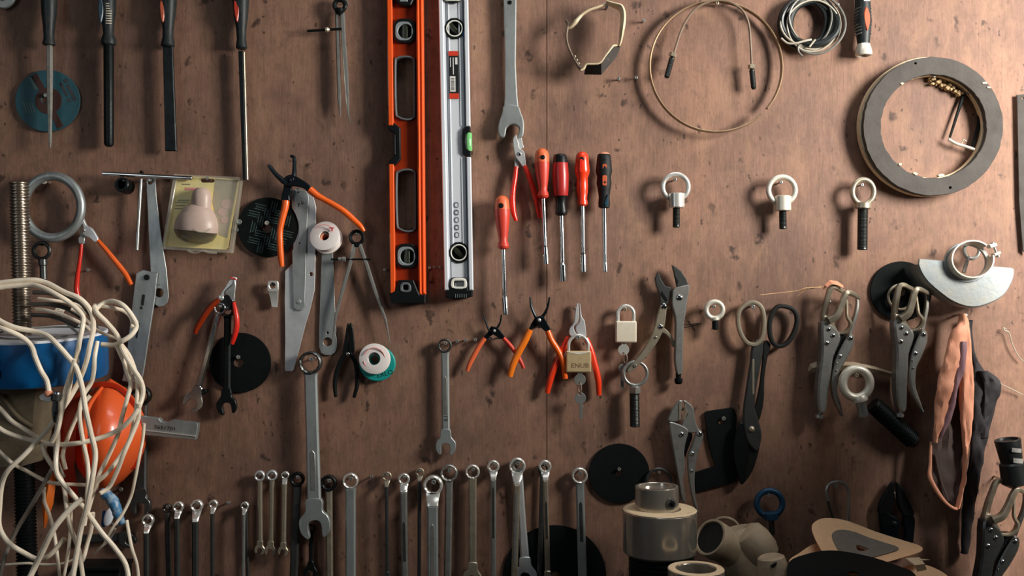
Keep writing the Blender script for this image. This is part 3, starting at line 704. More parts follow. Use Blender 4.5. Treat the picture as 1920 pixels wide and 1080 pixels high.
# mud and sticks inside the ring
t = Thing('insect_nest', 'crumbly straw-coloured nest stuck under the ring', 'nest', 1775, 155, 2)
g = []
for i in range(60):
    a = random.random(); u = 1742 + 62 * a + random.uniform(-4, 4); v = 143 + 36 * a ** 1.7 + random.uniform(-5, 12 * (1 - a) + 5); s = random.uniform(1.5, 4)
    g.append(plate([(u + s * random.uniform(.5, 1.4) * math.cos(q), v + s * random.uniform(.5, 1.4) * math.sin(q)) for q in [2 * pi * j / 6 for j in range(6)]], 0, random.uniform(4, 14), b=.8))
x = t.part('crumbs', g, 'debris'); x['kind'] = 'stuff'
t = Thing('wire_bracket', 'dark bent wire bracket hanging inside the large ring', 'bracket', 1806, 180, 2, ref=8)
t.part('wire_arm', tube([(1808, 176, 6), (1796, 210, 8), (1780, 258, 10)], [4, 3, 2.2], 8), 'iron_black')
t.part('wire_arm', tube([(1822, 178, 4), (1838, 205, 5), (1836, 235, 6), (1822, 278, 8)], [3, 3, 4, 3], 8), 'iron_black')
t.part('crossbar', tube(spl([(1776, 262, 14), (1790, 270, 14), (1806, 275, 14), (1824, 281, 14)], 4, False), 3, 8), 'wire_pale')
t.part('barb', tube([(1800, 270, 14), (1803, 262, 16), (1808, 266, 16)], 1.3, 6), 'wire_pale')
screw(1816, 174, 18, 3.4)
# steel strip at the right edge
t = Thing('steel_strip', 'grey steel strip at the right edge below the big ring', 'strip', 1914, 177, 6)
t.part('strip', plate([(1907, 178), (1924, 176), (1926, 476), (1918, 470), (1911, 380)], 0, 3, [circ(1917, 184, 2.5, 10)], b=.5), 'ring_grey')
# ================================================================ helpers for tools
def grip(pts, r, k=5, flat=1.0): return tube(spl(pts, k, False), r, 12) if flat == 1 else tube(spl(pts, k, False), r, 12, sec=(1, flat))
def rivets(t, lst, m='chrome', w=8, parent=None, h=2.5):
    for u, v, r in lst: t.part('rivet', [lathe((u, v, w - 1), (u, v, w + 3), [(0, r), (1, r), (1 + h * .5, r * .86), (1 + h * .9, r * .5), (1 + h, r * .05)], 14)], m, parent)

# ================================================================ left middle
t = Thing('steel_ring', 'heavy round grey steel ring behind the threaded rod', 'ring', 97, 330, 14)
t.part('ring', ring(98, 388, 10, 54, 8.6, 56, 14, 58), 'plate_steel'); screw(82, 340, 24, 5, 'white_zinc')
t = Thing('eye_bolt', 'small dark eye bolt hanging under the heavy grey ring', 'eye bolt', 78, 452, 6, 'eye bolts')
t.part('eye', ring(77, 470, 8, 15, 3.6, 32, 10), 'bolt_dark'); t.part('collar', lathe((79, 486, 8), (80, 500, 8), [(0, 5), (1, 8), (11, 8), (13, 6)], 18), 'steel_dark'); t.part('shank', lathe((80, 498, 8), (81, 526, 8), [(0, 6.5), (25, 6.5), (27, 5)], 14), 'steel_dark')
screw(78, 458, 14, 3, 'iron_black')
# bench-mounted threaded rod, standing well in front of the board
t = Thing('threaded_rod', 'thick threaded steel rod standing upright at the left edge', 'rod', 40, 620, 150)
zz = []
for i in range(45): zz += [(2 + i * 6.4, 17.8), (3.6 + i * 6.4, 17.8), (5.6 + i * 6.4, 15), (6.8 + i * 6.4, 15)]
t.part('rod', lathe((30, 340, 0), (38, 634, 0), [(0, 14.5)] + zz + [(296, 15)], 28), 'thread_steel', sharp=15)
t = Thing('threaded_rod', 'dark threaded rod rising from the bottom edge behind the cream cable', 'rod', 46, 1100, 90)
zz = []
for i in range(56): zz += [(2 + i * 6.4, 19), (3.6 + i * 6.4, 19), (5.6 + i * 6.4, 16), (6.8 + i * 6.4, 16)]
t.part('rod', lathe((40, 870, 0), (51, 1235, 0), [(0, 16)] + zz + [(364, 16)], 24), 'iron_black', sharp=15)
# red circlip pliers, left
t = Thing('circlip_pliers', 'red handled circlip pliers with bright jaws beside the grey ring', 'pliers', 160, 440, 8, 'circlip pliers')
t.part('jaw', plate(spl([(154, 404), (159, 415), (163, 423), (172, 428), (182, 443), (184, 450), (178, 454), (168, 446), (160, 443), (155, 436), (157, 426), (151, 412)], 3), 6, 12, b=1), 'pale_steel')
t.part('jaw', plate(spl([(152, 410), (155, 420), (150, 428), (149, 436), (156, 436), (158, 447), (155, 457), (147, 456), (146, 446), (149, 441), (148, 428)], 3), 2, 8, b=1), 'pale_steel')
rivets(t, [(158, 432, 3.4)], 'chrome', 12)
t.part('grip', grip([(151, 458, 6), (150, 475, 7), (147, 500, 8), (144, 522, 8), (143, 545, 8), (149, 566, 8), (156, 572, 8)], [3.2, 3.6, 4, 4.6, 5, 4.4, 3]), 'red_grip')
t.part('grip', grip([(181, 449, 8), (195, 464, 9), (210, 482, 10), (224, 499, 10), (236, 515, 10), (246, 534, 10)], [3.4, 4.2, 4.8, 5, 5, 4]), 'orange_grip')
screw(160, 438, 16, 3)
# T-handle
t = Thing('sliding_t_bar', 'thin steel T-bar, crossbar level above the strip and blister pack', 't-bar', 263, 335, 12)
t.part('crossbar', lathe((191, 325, 8), (360, 334, 8), [(0, 2.5), (1, 4), (168, 4), (169, 3)], 14), 'chrome')
t.part('stem', lathe((263, 335, 6), (255, 470, 6), [(0, 3.4), (100, 3), (102, 3.6), (134, 3.6), (135, 2)], 12), 'steel')
screw(264, 322, 14, 3, 'iron_black')
t = Thing('bushing', 'short black bushing hanging on a screw under the T-bar', 'bushing', 234, 347, 4)
t.part('bushing', lathe((236, 350, 0), (233, 347, 26), [(0, 8), (0, 14), (24, 14), (26, 12.5), (26, 9), (4, 8)], 28), 'iron_black'); screw(232, 336, 24, 4)
# grey strip with hole
t = Thing('slotted_strip', 'grey steel strip with a round hole at its lower end, hung by the T-bar', 'strip', 281, 341, 6)
t.part('strip', plate([(274, 336), (279, 333), (287, 333), (291, 337), (293, 370), (299, 420), (306, 470), (311, 500), (314, 530), (316, 556), (313, 568), (306, 574), (297, 575), (289, 570), (287, 556), (283, 520), (279, 450), (277, 400), (275, 360)], 0, 2.6, [circ(281, 341, 5, 16), circ(298, 549, 8.6, 24)], b=.5), 'plate_steel'); screw(280, 337, 18, 4)
t = Thing('steel_rule', 'wide worn steel square blade stamped with an arrow, right of the cable loops', 'steel rule', 275, 515, 10)
def RU(a, v): f = (v - 507) / 190; return (256 - 24 * f + a * (36 - 1 * f) + (0 if v > 515 else 0), v)
b_ = t.part('blade', plate([(266, 506), (293, 512), (288, 560), (280, 610), (268, 690), (262, 720), (226, 715), (232, 690), (241, 610), (247, 560), (253, 512)], 0, 4, b=.8), 'plate_steel')
t.part('stamped_arrow', plate([(259, 579), (266, 580), (263, 573)], 4, 4.3, b=.05), 'print_black', b_)
t.part('stamped_plate', plate([(264, 552), (270, 553), (267, 573), (262, 572)], 4, 4.3, b=.05), 'print_black', b_)
t.part('stamped_bar', plate([(255, 605), (260, 606), (255, 635), (252, 634)], 4, 4.3, b=.05), 'print_black', b_)
screw(274, 520, 18, 5.5, 'iron_black'); screw(294, 532, 14, 3)
# blister pack
t = Thing('blister_pack', 'yellow carded blister pack holding a beige domed fitting', 'blister pack', 388, 334, 10)
c_ = t.part('card', plate([(328, 329), (388, 331), (446, 336), (442, 362), (425, 465), (420, 468), (306, 462), (304, 458)], 0, 2, [rrect(387, 338, 26, 7, 3.4)], b=.3), 'card_yellow')
t.part('card_photo', plate([(402, 334), (444, 338), (424, 446), (408, 440), (396, 378)], 2, 2.3, b=.05), 'card_grey', c_)
for u, v, r in ((423, 382, 11), (415, 397, 9), (419, 412, 8)): t.part('pictogram', plate(circ(u, v, r, 20, r * .85), 2.3, 2.6, b=.05), 'beige_plastic', c_)
t.part('printed_lines', [box(336, 332, 356, 337, 2, 2.3, .05), box(344, 351, 366, 356, 2, 2.3, .05)], 'print_pink', c_)
t.part('printed_lines', [box(338, 344, 354, 345.4, 2, 2.3, .05), box(330, 374, 352, 375.2, 2, 2.3, .05), box(326, 378, 348, 379.2, 2, 2.3, .05), box(326, 384, 344, 385, 2, 2.3, .05), box(324, 390, 340, 391, 2, 2.3, .05)], 'print_grey', c_)
t.part('tray', [plate([(325, 326), (330, 327), (332, 330), (308, 466), (302, 465)], -2, 9, b=1), plate([(300, 461), (434, 468), (433, 475), (300, 467)], -2, 9, b=1), plate([(447, 335), (453, 337), (435, 474), (428, 473), (440, 390)], -2, 9, b=1), plate([(326, 326), (452, 332), (452, 338), (326, 331)], -2, 9, b=1)], 'tray_clear')
t.part('fitting', [lathe((379, 352, 14), (379, 395, 14), [(0, 2), (1, 9), (6, 15), (14, 18), (24, 18.5), (43, 17)], 26, .9)], 'beige_plastic')
t.part('fitting_body', [lathe((375, 384, 14), (369, 436, 16), [(0, 10), (1, 17), (8, 26), (16, 32), (19, 33), (21, 35), (34, 39.5), (46, 40.5), (52, 39)], 32, .75)], 'beige_plastic')
t.part('shell_lip', [lathe((369, 433, 16), (366, 458, 14), [(0, 40), (6, 39), (16, 33), (22, 22), (24, 4)], 32, .74)], 'smoky_clear')
t.part('torn_film', [tube(spl([(352, 470, 8), (366, 474, 10), (380, 470, 12), (392, 473, 10), (406, 474, 8)], 3, False), 2.4, 8), tube(spl([(376, 432, 46), (384, 436, 48), (396, 436, 44), (407, 430, 38)], 3, False), 1.8, 8)], 'tray_clear')
screw(388, 334, 18, 3.4)
screw(448, 416, 16, 5); screw(443, 431, 14, 4)
# patterned black disc
t = Thing('cutting_disc', 'black cutting disc with a basket-weave print beside the blister pack', 'disc', 502, 426, 4, 'abrasive discs hung on the board')
dd = t.part('disc', plate(circ(502, 426, 57, 60, 56), 0, 3, [circ(501, 428, 9, 24)], b=.6), 'disc_black')
lines, words = [], []
for i in range(-4, 5):
    for j in range(-4, 5):
        cu, cv = 501 + i * 25, 426 + j * 25
        for sub in (0, 1):
            if sub == 0: c = (cu, cv); ang = 13; L_ = 30; wd = 11
            else: c = (cu + 12.5, cv + 12.5); ang = 103; L_ = 30; wd = 11
            if math.hypot(c[0] - 502, c[1] - 426) > 40 or math.hypot(c[0] - 501, c[1] - 428) < 13: continue
            if (i + j) % 2: ang = 116 - ang
            ca, sa = math.cos(math.radians(ang)), math.sin(math.radians(ang))
            for s in (-1, 1):
                a = (c[0] - ca * L_ * .37 - sa * s * wd * .42, c[1] - sa * L_ * .37 + ca * s * wd * .42); b2 = (c[0] + ca * L_ * .37 - sa * s * wd * .42, c[1] + sa * L_ * .37 + ca * s * wd * .42)
                lines.append(bar(a, b2, .9, .9, 3, 3.3, .05))
            words.append(text('Karthauser', c[0], c[1], 5, 3.3, ang if ang < 90 else ang - 180, .8))
t.part('printed_lines', lines, 'print_dim', dd); t.part('lettering', words, 'print_dim', dd)
screw(500, 418, 16, 4.5, 'white_zinc')
# large black/orange circlip pliers
t = Thing('circlip_pliers', 'large bent-nose circlip pliers with spread orange handles over the patterned disc', 'pliers', 547, 340, 14, 'circlip pliers')
t.part('jaw', [tube(spl([(505, 310, 16), (511, 318, 16), (519, 328, 15), (530, 338, 13), (540, 344, 12)], 4, False), [3, 4, 4.4, 5.5, 7], 10)], 'blued')
t.part('jaw', [tube(spl([(546, 293, 18), (553, 297, 17), (553, 310, 15), (552, 326, 12), (550, 338, 12)], 4, False), [2.4, 3.6, 3.6, 4.6, 6], 10)], 'blued')
t.part('arm', plate(spl([(532, 342), (536, 332), (546, 328), (556, 331), (570, 339), (580, 346), (584, 352), (579, 361), (571, 354), (556, 350), (542, 350), (535, 348)], 3), 10, 17, b=1.6), 'blued')
t.part('arm', plate(spl([(533, 344), (545, 349), (546, 358), (542, 368), (542, 377), (527, 377), (528, 364), (531, 352)], 3), 2, 9, b=1.6), 'blued')
rivets(t, [(545, 339, 4)], 'iron_black', 17)
t.part('grip', grip([(535, 376, 6), (534, 388, 7), (529, 410, 9), (525, 432, 10), (525, 455, 10), (526, 478, 9), (528, 500, 8)], [7, 6.8, 6.2, 5.8, 6, 6, 4.4]), 'orange_grip')
t.part('grip', grip([(582, 356, 14), (594, 366, 15), (608, 374, 16), (626, 384, 16), (646, 397, 16), (664, 413, 15), (676, 424, 14), (683, 434, 13)], [7.4, 6.6, 5.4, 5.6, 6.2, 6, 5, 3.4]), 'orange_grip')
screw(557, 356, 26, 4)
# saw blade and scraper plates
t = Thing('machete_blade', 'pale broad steel blade with ragged edge and pointed lower end', 'blade', 562, 400, 3)
t.part('blade', plate([(576, 360), (586, 368), (591, 388), (590, 470), (589, 520), (588, 545), (580, 580), (571, 610), (562, 645), (553, 680), (549, 694), (546, 697), (533, 696), (532, 690), (533, 640), (532, 560), (533, 508), (548, 492), (548, 400), (560, 365)], 0, 2.4, [circ(582, 514, 4, 10)], b=.4), 'pale_steel'); screw(565, 380, 12, 3)
t = Thing('scraper_plate', 'narrow grey steel plate hanging in front of the pale blade', 'plate', 556, 360, 7)
p_ = t.part('plate', plate([(546, 358), (552, 353), (562, 353), (573, 358), (577, 368), (574, 420), (572, 480), (570, 560), (570, 574), (564, 582), (556, 582), (549, 576), (548, 540), (546, 470), (553, 458), (559, 440), (559, 420), (553, 402), (546, 390), (545, 374)], 0, 2.4, [circ(557, 358, 3, 10), circ(559, 384, 3.2, 12), circ(560, 456, 1.8, 8)], b=.4), 'plate_steel')
rivets(t, [(558, 566, 5)], 'plate_steel', 2.4, p_, 1)
# tape rolls
def reel(t, cx, cy, R, r, depth, lean, rim='white_plastic', tape='white_plastic'):
    a = (cx + lean[0], cy + lean[1], 0); b = (cx, cy, depth)
    t.part('flange', lathe(a, b, [(0, r), (0, R), (2.2, R), (2.2, r)], 40, closed_loop=True), rim)
    t.part('tape', lathe(a, b, [(2.2, r), (2.2, R - 2.5), (depth - 2.2, R - 2.5), (depth - 2.2, r)], 40, closed_loop=True), tape)
    f = t.part('flange', lathe(a, b, [(depth - 2.2, r), (depth - 2.2, R), (depth - .4, R), (depth, R - .8), (depth, r)], 40, closed_loop=True), rim)
    return f
t = Thing('thread_tape_roll', 'white thread seal tape roll with peach core, right of the pale blade', 'tape roll', 610, 443, 4, 'thread seal tape rolls')
f = reel(t, 610, 442, 28.5, 9.5, 22, (3, 7))
t.part('core', lathe((613, 449, 4), (611, 445, 21), [(0, 6.5), (0, 9.4), (15, 9.4), (15, 6.5)], 24, closed_loop=True), 'peach_core')
t.part('print_arc', [tube([(610 + 20 * math.cos(a), 442 + 20 * math.sin(a), 22) for a in [math.radians(q) for q in range(s0, s1, 8)]], .8, 6) for s0, s1 in ((-140, -40), (60, 130))], 'print_pink', f)
t.part('print_mark', [box(623, 428, 626, 434, 22, 22.4, .05), box(619, 427, 628, 429, 22, 22.4, .05), box(628, 441, 631, 446, 22, 22.4, .05)], 'print_red', f)
screw(612, 437, 22, 4, 'steel_dark')
t = Thing('thread_tape_roll', 'white thread seal tape reel in front of a teal lid', 'tape roll', 702, 672, 16, 'thread seal tape rolls')
f = reel(t, 702, 672, 28.5, 12, 16, (1, 2))
t.part('print_arc', [tube([(702 + 20 * math.cos(a), 672 + 20 * math.sin(a), 16) for a in [math.radians(q) for q in range(s0, s1, 8)]], 1.0, 6) for s0, s1 in ((-160, 20), (70, 170))], 'print_pink', f)
t.part('print_mark', [plate([(714, 681), (720, 678), (721, 684), (716, 687)], 16, 16.4, b=.05)], 'print_red', f)
screw(702, 664, 30, 4.2, 'steel_dark')
t = Thing('reel_lid', 'round teal plastic lid hanging behind the white reel', 'lid', 707, 682, 3)
l_ = t.part('lid', plate(circ(707, 682, 34, 48, 33), 0, 10, [circ(703, 674, 8, 20)], b=1.5), 'teal_plastic')
t.part('lettering', [text('ERLO', 722, 701, 13, 10.2, -14)], 'print_black', l_)
# steel strip with slot end
t = Thing('slotted_strip', 'grey steel strip with notched rounded end under the white tape roll', 'strip', 614, 470, 3)
t.part('strip', plate([(604, 462), (623, 462), (625, 500), (627, 560), (630, 620), (629, 628), (631, 634), (632, 650), (628, 661), (620, 666), (610, 666), (602, 662), (598, 650), (598, 620), (600, 560), (602, 500)], 0, 2.4, [circ(614, 641, 8.4, 22), circ(614, 624, 2.6, 10)], b=.4), 'plate_steel'); screw(612, 470, 8, 2.6)
# spring divider, open
t = Thing('spring_divider', 'open grey spring divider hanging left of the orange level', 'divider', 668, 445, 14, 'dividers')
t.part('spring_head', [ring(668, 445, 4, 12, 3.4, 30, 10), plate([(660, 454), (676, 454), (673, 463), (664, 463)], 0, 8, b=1)], 'iron_black')
t.part('leg', [tube([(664, 458, 4), (655, 495, 4), (641, 545, 4), (629, 590, 4), (621, 652, 4)], [4.2, 4, 3.6, 2.8, .8], 6)], 'steel')
t.part('leg', [tube([(673, 458, 4), (686, 495, 4), (702, 545, 4), (715, 580, 4), (722, 600, 4), (731, 645, 4)], [4.2, 4, 3.8, 3.2, 2.4, .6], 6)], 'steel')
s_ = t.part('adjusting_screw', lathe((620, 486, 6), (694, 486, 6), [(0, 1.8), (74, 2)], 10), 'iron_black')
t.part('adjusting_nut', lathe((633, 486, 6), (648, 486, 6), [(0, 2), (1, 3.6), (8, 3.8), (9, 5), (14, 5), (15, 2)], 14), 'steel', s_); screw(670, 437, 20, 3.4)
# small steel bracket
t = Thing('angle_bracket', 'small bright steel angle bracket left of the pale blade', 'bracket', 512, 535, 3)
t.part('lug', plate(rrect(512.5, 537, 21, 21, 5), 10, 15, [circ(512, 535.5, 6, 20)], b=1), 'nickel_and_lit_steel'); t.part('prong', loft([[(504, 546, 14), (521, 546, 14), (521, 546, 4), (504, 546, 4)], [(507, 560, 10), (520, 560, 10), (520, 560, 2), (507, 560, 2)], [(510, 575, 12), (519, 576, 12), (519, 576, 4), (510, 575, 4)]]), 'nickel_and_lit_steel'); screw(512, 533, 12, 4, 'steel_dark')
# black needle pliers
t = Thing('needle_pliers', 'black long-nose pliers hanging left of the teal lid', 'pliers', 652, 663, 6)
t.part('jaw', plate(spl([(650, 609), (653, 609), (653, 640), (654, 660), (648, 664), (642, 660), (646, 636)], 3), 3, 9, b=1), 'iron_black'); t.part('jaw', plate(spl([(654, 609), (660, 609), (664, 640), (664, 658), (658, 664), (653, 660), (654, 636)], 3), 4, 10, b=1), 'iron_black')
rivets(t, [(652, 664, 4.2)], 'chrome', 9)
t.part('handle', grip([(648, 662, 6), (638, 678, 6), (630, 700, 6), (627, 722, 6), (629, 745, 6)], [5, 4.4, 4.2, 4.2, 3.2]), 'iron_black'); t.part('handle', grip([(656, 662, 6), (665, 678, 6), (669, 700, 6), (669, 722, 6), (663, 746, 6)], [5, 4.4, 4.2, 4.2, 3.2]), 'iron_black')
screw(649, 656, 8, 2.6)
# cutter pliers
t = Thing('cutting_nippers', 'cutting nippers with bright head, one orange and one red handle', 'nippers', 425, 560, 16)
t.part('jaw', plate(spl([(433, 521), (440, 519), (444, 523), (437, 533), (428, 540), (422, 547), (421, 554), (413, 559), (416, 548), (424, 536)], 3), 6, 12, b=1), 'pale_steel')
t.part('jaw', plate(spl([(441, 524), (443, 534), (441, 550), (440, 563), (434, 562), (431, 556), (424, 551), (424, 545), (432, 538), (438, 531)], 3), 8, 14, b=1), 'steel')
t.part('jaw_tip', plate([(432, 519), (443, 522), (444, 525), (433, 523)], 6, 15, b=.6), 'worn_red')
rivets(t, [(414, 558, 6)], 'nickel_and_lit_steel', 10); rivets(t, [(438, 564, 3)], 'chrome', 12)
t.part('pivot_block', plate(spl([(411, 562), (424, 553), (434, 558), (434, 574), (428, 582), (415, 580)], 3), 0, 9, b=1), 'black_plastic')
t.part('grip', grip([(410, 562, 8), (401, 570, 9), (388, 585, 10), (376, 604, 10), (368, 618, 10), (366, 626, 10)], [4.6, 5.4, 5.8, 5.6, 5, 3.6]), 'orange_web')
t.part('grip', grip([(438, 566, 10), (441, 580, 11), (444, 596, 12), (444, 614, 12), (440, 630, 11), (435, 645, 10)], [3, 4.6, 5.4, 5.4, 5, 3.6]), 'red_grip')
screw(424, 560, 14, 3)
# black disc behind wrenches
t = Thing('cutting_disc', 'plain black cutting disc behind the two crossed wrenches', 'disc', 450, 680, 3, 'abrasive discs hung on the board')
t.part('disc', plate(circ(450, 680, 58, 60, 56), 0, 3, [circ(447, 680, 9, 24)], b=.6), 'disc_black'); screw(446, 670, 14, 4)
screw(381, 735, 22, 6, 'iron_black')
# ================================================================ wrenches
def wrench(label, rc, r, oc, orr, sw, m, style='flat', d=10, ring_m=None, sw2=None, group='wrenches hung in a row', hole=.64, panel=None, neck=None, tilt=18, screw_=True, sr=None, closed_other=False, name='combination_wrench'):
    """ring end centred at rc (radius r), open end at oc (radius orr); style flat or offset (cranked ring)"""
    t = Thing(name, label, 'wrench', rc[0], rc[1], d, group)
    dx, dy = oc[0] - rc[0], oc[1] - rc[1]; L_ = math.hypot(dx, dy); ex, ey = dx / L_, dy / L_; ang = math.degrees(math.atan2(-ex, ey))
    def A(s, q): return (rc[0] + ex * s + -ey * q * -1 * -1, rc[1] + ey * s + ex * q * 1)
    def loc(pts): return [A(s, q) for s, q in pts]
    sw2 = sw2 or sw; w = 5; th = max(4, sw * .42)
    rm = ring_m or m
    lift = 0
    if style == 'offset': w = 5 + r * .9
    n = 24
    hol = []
    for i in range(n):
        a = 2 * pi * i / n; q = r * hole * (1.0 if i % 2 else .92); hol.append((rc[0] + q * math.cos(a), rc[1] + q * math.sin(a)))
    rh = r * .75
    rw0 = 2 + lift; rw1 = rw0 + max(7, r * .8)
    t.part('ring_end', plate(circ(rc[0], rc[1], r, 36), rw0, rw1, [hol], b=max(.8, r * .13)), rm)
    if style == 'offset':
        s1 = r * .72; s2 = r * (neck or 2.0)
        secs = []
        for i in range(7):
            f = i / 6; s = s1 + (s2 - s1) * f; wd = (r * 1.45 + (sw - r * 1.45) * min(1, f * 1.15)) / 2; e = f * f * (3 - 2 * f)
            wt = rw1 - .5 + (w + th - rw1) * e; wb = rw0 + (w - rw0) * e
            secs.append([(*A(s, -wd), wb), (*A(s, -wd), wt - 1.5), (*A(s, -wd * .7), wt), (*A(s, wd * .7), wt), (*A(s, wd), wt - 1.5), (*A(s, wd), wb)])
        t.part('neck', loft(secs), rm); s0 = s2 - 1  # pale metal on cranked rings and necks paints in the overhead reflection
    else: s0 = r * .9
    sE = L_ - orr * .6
    mid = (s0 + sE) / 2
    sh = t.part('shaft', plate(loc([(s0, -sw / 2 * 1.12), (s0 + 8, -sw / 2), (mid, -sw / 2), (sE - 14, -sw2 / 2), (sE, -sw2 / 2 * 1.3), (sE, sw2 / 2 * 1.3), (sE - 14, sw2 / 2), (mid, sw / 2), (s0 + 8, sw / 2), (s0, sw / 2 * 1.12)]), w, w + th, b=min(sw * .28, 3)), m)
    if panel:
        t.part('panel', plate(loc([(s0 + panel[0], -sw * .2), (s0 + panel[0] - 6, 0), (s0 + panel[0], sw * .2), (s0 + panel[1], sw * .2), (s0 + panel[1], -sw * .2)]), w + th - .4, w + th + .5, b=.4), panel[2], sh)
        if len(panel) > 3:
            c = A(*panel[3][1]); t.part('size_mark', text(panel[3][0], c[0], c[1], panel[3][2], w + th + .3, math.degrees(math.atan2(ey, ex)) if len(panel[3]) < 4 else panel[3][3]), 'print_black', sh)
    # open end: jaws turned by tilt
    R_ = orr; ti = math.radians(tilt); j = []
    shape = [(-.75, -.55), (-.35, -.9), (.1, -1.0), (.6, -.92), (.98, -.62), (.92, -.42), (.35, -.44), (.02, -.38), (-.12, -.2), (-.14, 0), (-.12, .2), (.02, .38), (.35, .44), (.92, .42), (.98, .62), (.6, .92), (.1, 1.0), (-.35, .9), (-.75, .55)]
    for a, b in shape:
        if a > -.7: a, b = a * math.cos(ti) - b * math.sin(ti), a * math.sin(ti) + b * math.cos(ti)
        j.append((L_ + a * R_, b * R_))
    j = [(L_ - orr * 1.5, -sw2 * .55)] + j + [(L_ - orr * 1.5, sw2 * .55)]
    t.part('open_end', plate(spl(loc(j), 3), w - 1, w + th + 1, b=1), m)
    if screw_: screw(rc[0] + r * .05, rc[1] - r * .3, d + rw1 + 3, sr or max(2.6, min(4.5, r * .26)))
    return t
B = 1135     # lower ends that hang below the photograph
G1, G2, G3 = 'cranked ring wrenches in the lower left row', 'small wrenches in the middle row', 'wrenches in the lower middle row'
wrench('short cranked ring wrench nearest the hanging cable, lower left row', (276, 976), 11, (277, B), 12, 10, 'steel_dark', 'offset', 12, 'nickel_and_lit_steel', group=G1)
wrench('thin dark flat wrench, second from the cable in the lower left row', (312, 953), 8, (316, B), 10, 10, 'steel_dark', 'flat', 8, group=G1)
wrench('cranked wrench right beside the thin dark one in the lower left row', (333, 951), 10, (334, B), 11, 10, 'steel_dark', 'offset', 10, 'nickel_and_lit_steel', group=G1)
wrench('largest cranked ring wrench of the lower left row', (368, 949), 11.5, (368, B), 12, 12, 'steel_dark', 'offset', 10, 'nickel_and_lit_steel', group=G1, neck=2.4)
wrench('thin cranked wrench left of the bare screw in the lower left row', (399, 946), 8, (399, B), 10, 7, 'steel_dark', 'offset', 10, 'nickel_and_lit_steel', group=G1)
wrench('slim bright wrench right of the bare screw in the lower left row', (458, 949), 7.5, (456, B), 10, 6, 'steel', 'offset', 12, 'nickel_and_lit_steel', group=G1)
wrench('slim dark wrench hanging behind the slim bright one', (460, 950), 7, (465, B), 10, 6, 'steel_dark', 'flat', 3, group=G1, screw_=False)
wrench('small bright ratchet wrench, left of three short ones', (486, 893), 10, (487, 1030), 10, 9, 'steel_warm', 'flat', 10, 'pale_steel', group=G2)
wrench('small bright ratchet wrench, middle of three short ones', (509, 892), 10, (507, 1032), 11, 9, 'steel_warm', 'flat', 10, 'pale_steel', group=G2)
wrench('small cranked wrench with reddish jaw, right of three short ones', (534, 892), 7.5, (532, 1031), 10, 9, 'steel_warm', 'offset', 10, 'nickel_and_lit_steel', group=G2)
wrench('dark ring wrench just left of the huge combination wrench', (557, 899), 13.5, (548, B), 16, 15, 'steel_dark', 'flat', 10, 'iron_black', group=G3)
wrench('dark small wrench half hidden behind the huge combination wrench', (583, 992), 8, (582, 1072), 13, 8, 'iron_black', 'flat', 4, group=G3, screw_=False)
wrench('huge steel combination wrench with its jaw hanging down', (582, 680), 21.5, (590, 979), 29, 24, 'plate_steel', 'flat', 16, 'steel_dark', group='large wrenches', sw2=26, panel=(150, 220, 'steel'), tilt=-6, hole=.78)
wrench('dark ring wrench with coppery shaft right of the huge wrench', (616, 906), 15, (618, B), 16, 13, 'steel_warm', 'flat', 6, 'iron_black', group=G3)
wrench('broad satin ring wrench left of the bare screw, middle row', (657, 902), 14.5, (657, B), 20, 19, 'plate_steel', 'flat', 12, 'nickel_and_lit_steel', group=G3, hole=.8)
wrench('thin dark cranked wrench right of the bare screw, middle row', (725, 894), 9, (727, 1084), 9, 7, 'steel_dark', 'offset', 10, 'steel_warm', group=G3)
wrench('cranked wrench leaning right, second right of the bare screw', (757, 899), 11, (761, B), 14, 13, 'steel', 'offset', 10, 'nickel_and_lit_steel', group=G3, panel=(60, 130, 'steel_dark'))
wrench('slender wrench left of the wide ring wrench pair', (787, 886), 8, (786, B), 11, 7, 'steel_dark', 'offset', 4, 'steel_warm', group=G3)
wrench('wide cranked ring wrench with engraved arrow panel', (812, 910), 18.5, (813, B), 22, 20, 'plate_steel', 'offset', 18, 'nickel_and_lit_steel', group=G3, panel=(40, 190, 'steel'), neck=1.9, hole=.74)
wrench('ring wrench behind and right of the arrow panel wrench', (842, 887), 16, (838, B), 16, 14, 'steel', 'flat', 8, 'steel', group=G3, hole=.78)
wrench('rusty pitted ring wrench with its jaw at the bottom edge', (886, 885), 13.5, (886, 1082), 18, 15, 'steel_warm', 'flat', 10, 'nickel_and_lit_steel', group=G3, hole=.76)
wrench('narrow cranked wrench between the rusty one and the crossed pair', (925, 875), 11.5, (926, B), 12, 10, 'steel', 'offset', 10, 'nickel_and_lit_steel', group=G3, panel=(20, 110, 'steel_dark'))
wrench('cranked ring wrench at the back of the crossed pair', (970, 874), 15.5, (963, B), 16, 12, 'steel_warm', 'offset', 14, 'nickel_and_lit_steel', group=G3, hole=.76, panel=(20, 150, 'steel'), neck=2.1)
wrench('bright wrench leaning over the crossed pair, jaw near bottom edge', (972, 872), 12, (986, 1077), 21, 14, 'pale_steel', 'flat', 6, group=G3, sw2=17, screw_=False)
wrench('bluish wrench hanging behind the last cranked wrench', (1018, 880), 10, (1010, B), 12, 10, 'steel_dark', 'flat', 3, group=G3, screw_=False)
wrench('last cranked wrench of the row, long engraved panel', (1022, 875), 12, (1027, 1085), 11, 10, 'steel_warm', 'offset', 14, 'nickel_and_lit_steel', group=G3, panel=(45, 110, 'steel_dark'))
wrench('flat satin ring wrench standing alone right of the row', (1087, 892), 15, (1094, B), 18, 16, 'plate_steel', 'flat', 10, 'nickel_and_lit_steel', group=G3, hole=.78, panel=(40, 110, 'steel_dark'))
